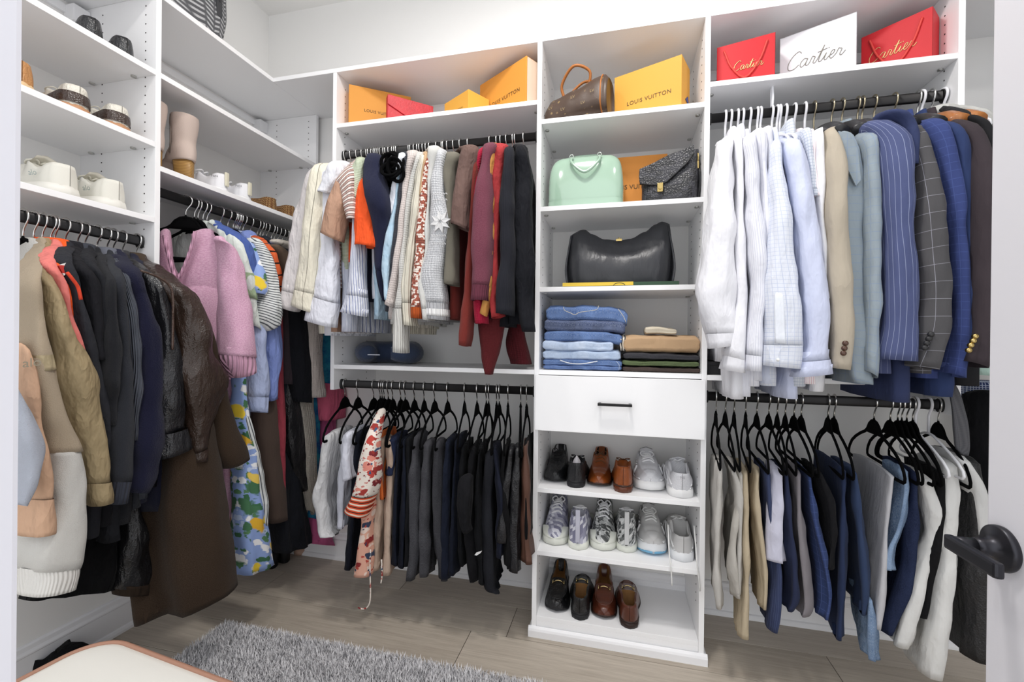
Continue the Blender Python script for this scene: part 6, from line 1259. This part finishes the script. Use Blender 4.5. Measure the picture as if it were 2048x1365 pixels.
# mint patent dome bag
def dome():
    zb = 1.7495; x0, x1 = at(1093, 411, Y=.03).x, at(1247, 406, Y=.03).x; yc = .105; cx = (x0 + x1) / 2; w = (x1 - x0) / 2; H = at(1165, 316, Y=.1).z - zb
    t = thing('handbag', 'mint green patent dome handbag with two handles', 'handbag', (cx, yc, zb)); MN = M('#9DB9A5', .13, spec=.6, coat=.7)
    rg = []
    for z, k, th in ((1., .60, .012), (.985, .70, .026), (.95, .80, .038), (.86, .905, .052), (.7, .97, .062), (.45, 1., .07), (.2, 1.0, .075), (.0, .985, .076)):
        rg.append((V((cx - w * k, yc, zb + H * z)), V((cx + w * k, yc, zb + H * z)), th))
    cpart('body', t, MN, rg, n=40, seg=44, wr=.0006, e=.55, bottom='cap')
    rg = [(V((cx - w * 1.004, yc, zb + H * z)), V((cx + w * 1.004, yc, zb + H * z)), .078) for z in (.14, .07, .001)]
    cpart('base_panel', t, MN, rg, n=8, seg=44, wr=0, e=.5, bottom='cap', top=False)
    for yy, dz in ((yc - .05, 0), (yc + .03, .0)):
        A_, C2 = V((cx - .055, yy, zb + H * .93)), V((cx + .058, yy, zb + H * .93)); out = -.032 if yy < yc else .012
        pts = crom([tuple(A_), tuple(A_ + V((.004, out * .8, -.03))), tuple((A_ + C2) * .5 + V((0, out * 1.2, -.075))), tuple(C2 + V((-.004, out * .8, -.03))), tuple(C2)], 26)
        B().wire([V(p) for p in pts], .006, 10).go('handle', MN, t, True)
        for e in (A_, C2): B().wire([e + V((.008 * cos(a), out * .15, .008 * sin(a) + .004)) for a in [i * pi / 5 for i in range(10)]], .002, 6, closed=True).go('handle_ring', M('#C9D2C8', .2, 1.), t, True)
    B().wire([V((cx + w * .6 * cos(a), yc + .004, zb + H * (.97 + .035 * sin(a)))) for a in [pi * i / 14 for i in range(15)]], .003, 6).go('zip', M('#D4CBA8', .3, .9), t, True)
dome()

# black embossed flap bag
def flapbag():
    zb = 1.7495; n = at(1385, 396, Y=.03); f = at(1281, 401, Y=.085); o = V((n.x, .03, zb)); e = V((f.x, .085, zb)); d = e - o; L = d.length; d.normalize(); s = V((d.y, -d.x, 0)); s = s if s.y > 0 else -s
    BE = M('#2B2B30', .38, spec=.5, pat=('vor', ['#202024', '#34343A'], 60, .5), bump=('leather', 150, .35)); t = thing('shoulder_bag', 'black embossed leather flap bag with gold lock', 'handbag', o)
    H = at(1378, 297, Y=.05).z - zb; Hl = H * .74
    rg = []
    for z, th in ((1., .022), (.97, .032), (.8, .042), (.5, .048), (.2, .05), (0, .046)):
        A_ = o + s * .05 - d * (.006 + .012 * (1 - abs(z - .5))) + V((0, 0, H * z)); Bq = o + s * .05 + d * (L + .004) + V((0, 0, Hl * z)); rg.append((A_, Bq, th))
    cpart('body', t, BE, rg, n=28, seg=40, wr=.0015, e=.45, bottom='cap')
    P = lambda u, v, off=0.: o + d * (L * u) + V((0, 0, (H + (Hl - H) * u) * v)) - s * off
    fl = [P(-.02, 1.0), P(1.02, 1.0), P(1.03, .80), P(1.01, .60), P(.80, .50), P(.62, .44), P(.48, .46), P(.12, .70), P(-.02, .84)]
    B().prism([p - s * .004 for p in fl], -s * .005).go('flap', BE, t, False, None, .002)
    B().wire([p - s * .006 for p in (P(1.01, .60), P(.80, .50), P(.62, .44), P(.48, .46), P(.12, .70), P(-.02, .84))], .0028, 6).go('flap_edge', M('#121214', .4), t, True)
    c = P(.60, .36, .012); B().box(c.x - .011, c.x + .011, c.y - .004, c.y + .004, c.z - .018, c.z + .018, .003).cyl(c + V((0, -.004, -.002)), c + V((0, -.009, -.002)), .007, n=14).go('lock', BRASS, t)
    pts = crom([tuple(P(.95, 1.02) + s * .05), tuple(P(.75, 1.10) + s * .04), tuple(P(.3, 1.10) + s * .04), tuple(P(.06, 1.02) + s * .05)], 16); B().wire([V(p) for p in pts], .005, 8).go('handle', BE, t, True)
    r = P(-.05, .82) + s * .03
    B().wire([r + V((.004, 0, 0)) + V((0, .007 * cos(a), .016 * sin(a))) for a in [i * pi / 6 for i in range(12)]], .0022, 6, closed=True).box(r.x, r.x + .008, r.y - .006, r.y + .006, r.z - .045, r.z - .016, .002).go('clasp', BRASS, t)
    pts = crom([tuple(r + V((.006, 0, -.045))), tuple(r + V((.010, 0, -.10))), tuple(r + V((.002, .01, -.16)))], 10); B().wire([V(p) for p in pts], .009, 8, .25).go('strap', M('#1A1A1C', .45), t, True)
flapbag()

# dark grey slouchy tote on a thin yellow box
def tote():
    zb = 1.4217; bx0, bx1 = at(1126, 570, Y=.03).x, at(1358, 567, Y=.03).x
    k = thing('flat_box', 'thin yellow and green box under the grey tote', 'box', ((bx0 + bx1) / 2, .17, zb)); zt = zb + .017
    B().box(bx0, bx1, .025, .30, zb, zt, .001).go('box_body', M('#2F4A36', .6), k); B().box(bx0 - .001, bx0 + (bx1 - bx0) * .62, .022, .03, zb + .004, zt + .001, .0008).go('yellow_edge', M('#D6B63E', .5), k)
    cx = (bx0 + bx1) / 2; B().wire([V((cx + .022 * cos(a), .0215, zb + .003 + .011 * sin(a))) for a in [pi * i / 12 for i in range(13)]], .0012, 5).go('emblem', M('#4A4A2A', .6), k, True)
    x0, x1 = at(1133, 566, Y=.06).x, at(1347, 565, Y=.06).x; W_ = x1 - x0
    Zp = lambda py: at(1240, py, Y=.07).z - zt
    t = thing('tote_bag', 'dark grey smooth leather tote with a dipped top edge', 'handbag', ((x0 + x1) / 2, .15, zt)); GL = M('#35363A', .36, spec=.45, bump=('leather', 500, .06), wk=.25)
    prof = [(0, Zp(459)), (.05, Zp(455)), (.10, Zp(450)), (.14, Zp(449)), (.22, Zp(459)), (.35, Zp(470)), (.5, Zp(474)), (.62, Zp(471)), (.76, Zp(459)), (.86, Zp(446)), (.92, Zp(441)), (1, Zp(445))]
    for nm, sg in (('front_panel', -1), ('back_panel', 1)):
        vs, fs, us = [], [], []; N, K = 40, 22
        for lay in (0, 1):
            for i in range(N + 1):
                u = i / N; top = lerp1(prof, u) - (0 if sg < 0 else .004)
                for j in range(K + 1):
                    v = j / K; bul = .062 + .018 * sin(v * pi) - .055 * v ** 2 * (1 - .6 * abs(2 * u - 1) ** 3); fl = .012 * sin(v * pi) * (1 if u in (0, 1) else 1)
                    x = x0 + W_ * u + (.010 * sin(v * pi * .9) * (1 if u > .5 else -1)) * abs(2 * u - 1) ** 4 - .012 * v * (2 * u - 1)
                    dent = .012 * math.exp(-((u - .5) / .3) ** 2 - ((v - .75) / .15) ** 2)
                    ed = 1 - abs(2 * u - 1) ** 10 * .75
                    y = .15 + sg * ((bul - dent) * ed + .004 * noise.noise(V((u * 5, v * 4, sg)))) - sg * lay * .003
                    vs.append(V((x, y, zt + top * v + .001))); us.append((x, top * v))
        m = (N + 1) * (K + 1)
        for i in range(N):
            for j in range(K):
                f = (i * (K + 1) + j, (i + 1) * (K + 1) + j, (i + 1) * (K + 1) + j + 1, i * (K + 1) + j + 1); fs += [f, tuple(m + q for q in reversed(f))]
            fs.append((i * (K + 1) + K, (i + 1) * (K + 1) + K, m + (i + 1) * (K + 1) + K, m + i * (K + 1) + K))
        mesh(nm, vs, fs, GL, t, us)
    for x in (x0, x1):
        sgn = 1 if x == x1 else -1; rg = [(V((x - sgn * .010, .15 - .028, zt + lerp1(prof, 0) * .97)), V((x - sgn * .010, .15 + .028, zt + lerp1(prof, 0) * .97)), .004), (V((x + sgn * .008, .10, zt + .08)), V((x + sgn * .008, .20, zt + .08)), .006), (V((x, .09, zt + .002)), V((x, .21, zt + .002)), .006)]
        cpart('gusset', t, GL, rg, n=14, wr=.001, e=.5, bottom='cap')
    B().box(x0 + .004, x1 - .004, .092, .208, zt + .0005, zt + .005, .002).go('base', GL, t)
    zc = zt + Zp(474); c = V(((x0 + x1) / 2 + .0, .135, zc)); B().box(c.x - .012, c.x + .012, c.y - .018, c.y - .012, c.z - .006, c.z + .004, .001).cyl(c + V((0, 0, -.002)), c + V((0, 0, .012)), .0035, n=10).go('clasp', BRASS, t)
tote()

# woven chevron tote on top of the corner unit
def topbag():
    z = 2.4405; t = thing('tote_bag', 'grey chevron canvas tote on top of the left corner unit', 'handbag', (-1.4, -.45, z)); CV = M('#55565A', .6, spec=.3, pat=('chev', '#B9BABC', .026), bump=('noise', 300, .1))
    rg = []
    for zz, a, b, th in ((.27, -.705, -.165, .02), (.24, -.70, -.17, .05), (.14, -.69, -.185, .075), (.05, -.675, -.205, .085), (0, -.66, -.245, .085)): rg.append((V((-1.385, b, z + zz)), V((-1.385, a, z + zz)), th))
    cpart('body', t, CV, rg, n=24, seg=40, wr=.003, e=.55, bottom='cap', top=False)
    DK = M('#3A3B3E', .45)
    for x in (-1.312, -1.45):
        pts = crom([(x, -.26, z + .17), (x + .01, -.27, z + .27), (x + .02, -.33, z + .42), (x + .02, -.45, z + .47), (x + .02, -.57, z + .42), (x + .01, -.63, z + .27), (x, -.64, z + .17)], 30); B().wire([V(p) for p in pts], .006, 8).go('handle', DK, t, True)
        for y in (-.26, -.64): B().box(x - .004, x + .004, y - .014, y + .014, z + .11, z + .20, .003).go('handle_patch', DK, t)
topbag()

# neck pillow
def pillow():
    z = 1.0854; c = at(775, 722, Y=.15); t = thing('neck_pillow', 'navy velvet neck pillow on the shelf under the sweaters', 'pillow', (c.x, .16, z)); NV = M('#3B4760', .85, spec=.15, sheen=.8, bump=('noise', 160, .4), var=.25, wk=.3)
    pts, rr = [], []
    for i in range(31):
        a = math.radians(-62 + 304 * i / 30) ; pts.append(V((c.x + .112 * cos(a), .165 - .085 * sin(a) * -1 if False else .165 + .088 * sin(a) * -1, z + .054))); rr.append(.057 * (1 - .45 * abs((i - 15) / 15) ** 6))
    pts = [V((p.x, .33 - p.y, p.z)) for p in pts]
    b = B().wire(pts, rr, 18, .93, up=(0, 0, 1)); 
    for i, v in enumerate(b.v): v.z += .004 * noise.noise(v * 18)
    b.go('cushion', NV, t, True)
    B().box(c.x - .075, c.x - .03, .0235, .026, z + .056, z + .0595).go('stitched_label', M('#C9CDD6', .7), t) if False else None
    q = at(748, 710, Y=.022); B().box(q.x - .03, q.x + .03, .018, .0225, q.z - .002, q.z + .002).go('stitched_label', M('#C9CDD6', .7), t)
pillow()

# folded jeans and trousers
def slab(name, label, x0, x1, y0, y1, z0, z1, mat, seed, group=None, sag=0., droop=0., cat='jeans', parent=None, layers=2):
    t = thing(name, label, cat, ((x0 + x1) / 2, (y0 + y1) / 2, z0), group) if parent is None else parent
    N, K = 30, 36; vs, fs, us = [], [], []
    for i in range(N + 1):
        u = i / N; x = x0 + (x1 - x0) * u; e = 1. - .38 * max(0, (abs(2 * u - 1) - .93) / .07) ** 2
        for k in range(K):
            th = 2 * pi * k / K; cy = abs(cos(th)) ** .38 * (1 if cos(th) >= 0 else -1); cz = abs(sin(th)) ** .5 * (1 if sin(th) >= 0 else -1)
            hh = (z1 - z0) * .5; y = (y0 + y1) / 2 - cy * (y1 - y0) / 2 * (.97 + .03 * e); zz = (z0 + z1) / 2 + cz * hh * e
            if cy > .80 and layers > 1: y += .006 * math.exp(-(cz / .16) ** 2) * layers / 2    # crease between folded layers
            dz = .008 * noise.noise(V((x * 13 + seed, y * 9, seed))) + .003 * noise.noise(V((x * 36, y * 30, seed * 2)))
            top = max(0, cz); dr = droop * max(0, (u - .72) / .28) ** 1.5
            zz += dz * (.4 + .6 * top) - sag * sin(pi * u) * .0 - dr; y += .006 * noise.noise(V((x * 16, zz * 30, seed + 5)))
            vs.append(V((x + .003 * noise.noise(V((zz * 60, y * 9, seed))), y, max(zz, z0 - dr)))); us.append((x, th * .05))
    fs = [(i * K + k, i * K + (k + 1) % K, (i + 1) * K + (k + 1) % K, (i + 1) * K + k) for i in range(N) for k in range(K)] + [tuple(range(K - 1, -1, -1)), tuple(N * K + k for k in range(K))]
    mesh('folded_cloth', vs, fs, mat, t, us); return t
def stitch(t, pts, Y, c='#C9B48A', r=.0009):
    B().wire([V(p) for p in crom([tuple(at(x, y, Y=Y)) for x, y in pts], 24)], r, 5).go('stitching', M(c, .8), t, True)
ZJ = 1.0855
zp = lambda py, Y=.03: at(1165, py, Y=Y).z
X0 = lambda px: at(px, 700, Y=.03).x
JG = 'folded jeans in the tower'
D1, D2, D3, D4 = denim('#3F5E93', '#5878AE'), denim('#343F60', '#4A5880'), denim('#9DB1CE', '#B9C8DE', '#DDE5F0'), denim('#42609A', '#6281B6')
lev = [ZJ, zp(734), zp(722), zp(704), zp(685), zp(665), zp(644), zp(610)]
a = slab('folded_jeans', 'mid blue folded jeans at the bottom of the denim stack', X0(1087), X0(1243), .022, .30, lev[0], lev[1] + .007, D4, 1, JG); stitch(a, [(1088, 740), (1096, 744)], .02)
a = slab('folded_jeans', 'blue folded jeans with white stitched fraying, second from the bottom', X0(1087), X0(1244), .022, .30, lev[1], lev[2] + .007, D1, 2, JG); stitch(a, [(1120, 721), (1140, 727), (1165, 728), (1195, 723)], .018, '#D8DCE2', .0022); stitch(a, [(1232, 723), (1238, 730), (1238, 740)], .018, '#B9C3D4')
slab('folded_jeans', 'pale blue folded jeans, lower of the two pale pairs', X0(1086), X0(1241), .02, .30, lev[2], lev[3] + .007, D3, 3, JG)
slab('folded_jeans', 'lightest blue folded jeans, upper of the two pale pairs', X0(1086), X0(1226), .018, .30, lev[3], lev[4] + .009, denim('#A9BCD8', '#C3D0E4', '#E4EAF3'), 4, JG)
slab('folded_jeans', 'saturated blue folded jeans under the dark grey-blue pair', X0(1089), X0(1244), .02, .30, lev[4], lev[5] + .009, D1, 5, JG, droop=.012)
slab('folded_jeans', 'dark grey-blue folded jeans, second from the top', X0(1089), X0(1250), .02, .30, lev[5], lev[6] + .01, D2, 6, JG, droop=.012)
a = slab('folded_jeans', 'blue folded jeans with back pocket on top of the denim stack', X0(1092), X0(1254), .022, .30, lev[6], lev[7], D1, 7, JG, droop=.022)
stitch(a, [(1127, 614), (1129, 621), (1140, 626), (1150, 630), (1160, 625), (1192, 620), (1197, 612)], .0165, '#C9C3B0', .0012); stitch(a, [(1236, 618), (1246, 632), (1252, 645)], .018, '#C9C3B0', .0012)
XR0 = lambda px: at(px, 710, Y=.03).x
TG = 'folded trousers in the tower'
slab('folded_trousers', 'brown folded trousers at the bottom of the right stack', XR0(1246), XR0(1402), .025, .30, ZJ, zp(730), M('#4A3E3A', .9, bump=('noise', 400, .2), wk=.4), 11, TG, cat='trousers')
slab('folded_trousers', 'olive green folded trousers in the right stack', XR0(1245), XR0(1398), .022, .30, zp(730), zp(718), M('#5C6A48', .9, bump=('noise', 400, .2), wk=.5), 12, TG, cat='trousers')
slab('folded_trousers', 'charcoal folded trousers in the right stack', XR0(1247), XR0(1399), .022, .30, zp(718), zp(704), M('#3A3A3F', .9, bump=('noise', 400, .2), wk=.4), 13, TG, cat='trousers')
a = slab('folded_sweater', 'tan folded sweater with striped cuff at its left end', XR0(1247), XR0(1399), .02, .30, zp(704), zp(669), M('#B99A78', .9, bump=('noise', 400, .15), wk=.25), 14, None, cat='sweater')
xs = XR0(1240); slab('x', '', xs, xs + .022, .024, .29, zp(703), zp(671), M('#D9CFC0', .9, pat=('vs', '#2A2826', .011, .4)), 15, parent=a).children[-1].name = 'striped_cuff'
a = slab('dust_bag', 'cream folded cotton dust bag with blue cord on the tan sweater', XR0(1290), XR0(1352), .03, .17, zp(669) + .002, zp(662) + .014, M('#D8CDB8', .9, bump=('weave', 300, .3), wk=.3), 16, None, cat='dust bag')
p = at(1362, 678, Y=.06); pts = crom([(p.x - .012, .07, p.z), (p.x, .062, p.z + .006), (p.x + .012, .07, p.z), (p.x + .004, .06, p.z - .004), (p.x - .006, .065, p.z + .003), (p.x + .02, .07, p.z - .002)], 24); B().wire([V(q) for q in pts], .003, 6).go('cord', M('#3A3F7A', .8), a, True)
c = at(1322, 664, Y=.1); text('lettering', 'LOUIS VUITTON', M('#6A6152', .7), a, V((c.x, .085, zp(662) + .0185)), (1, 0, 0), (0, 1, .05), .011, .0012)
# dark box on the shelf under the dress shirts
k = thing('storage_box', 'black storage box on the shelf under the dress shirts', 'box', (.70, .1, 1.0822)); B().box(.662, .80, .03, .30, 1.0822, 1.125, .003).go('box_body', M('#17171A', .7), k); B().box(.66, .802, .028, .302, 1.118, 1.131, .003).go('lid', M('#1D1D20', .7), k)
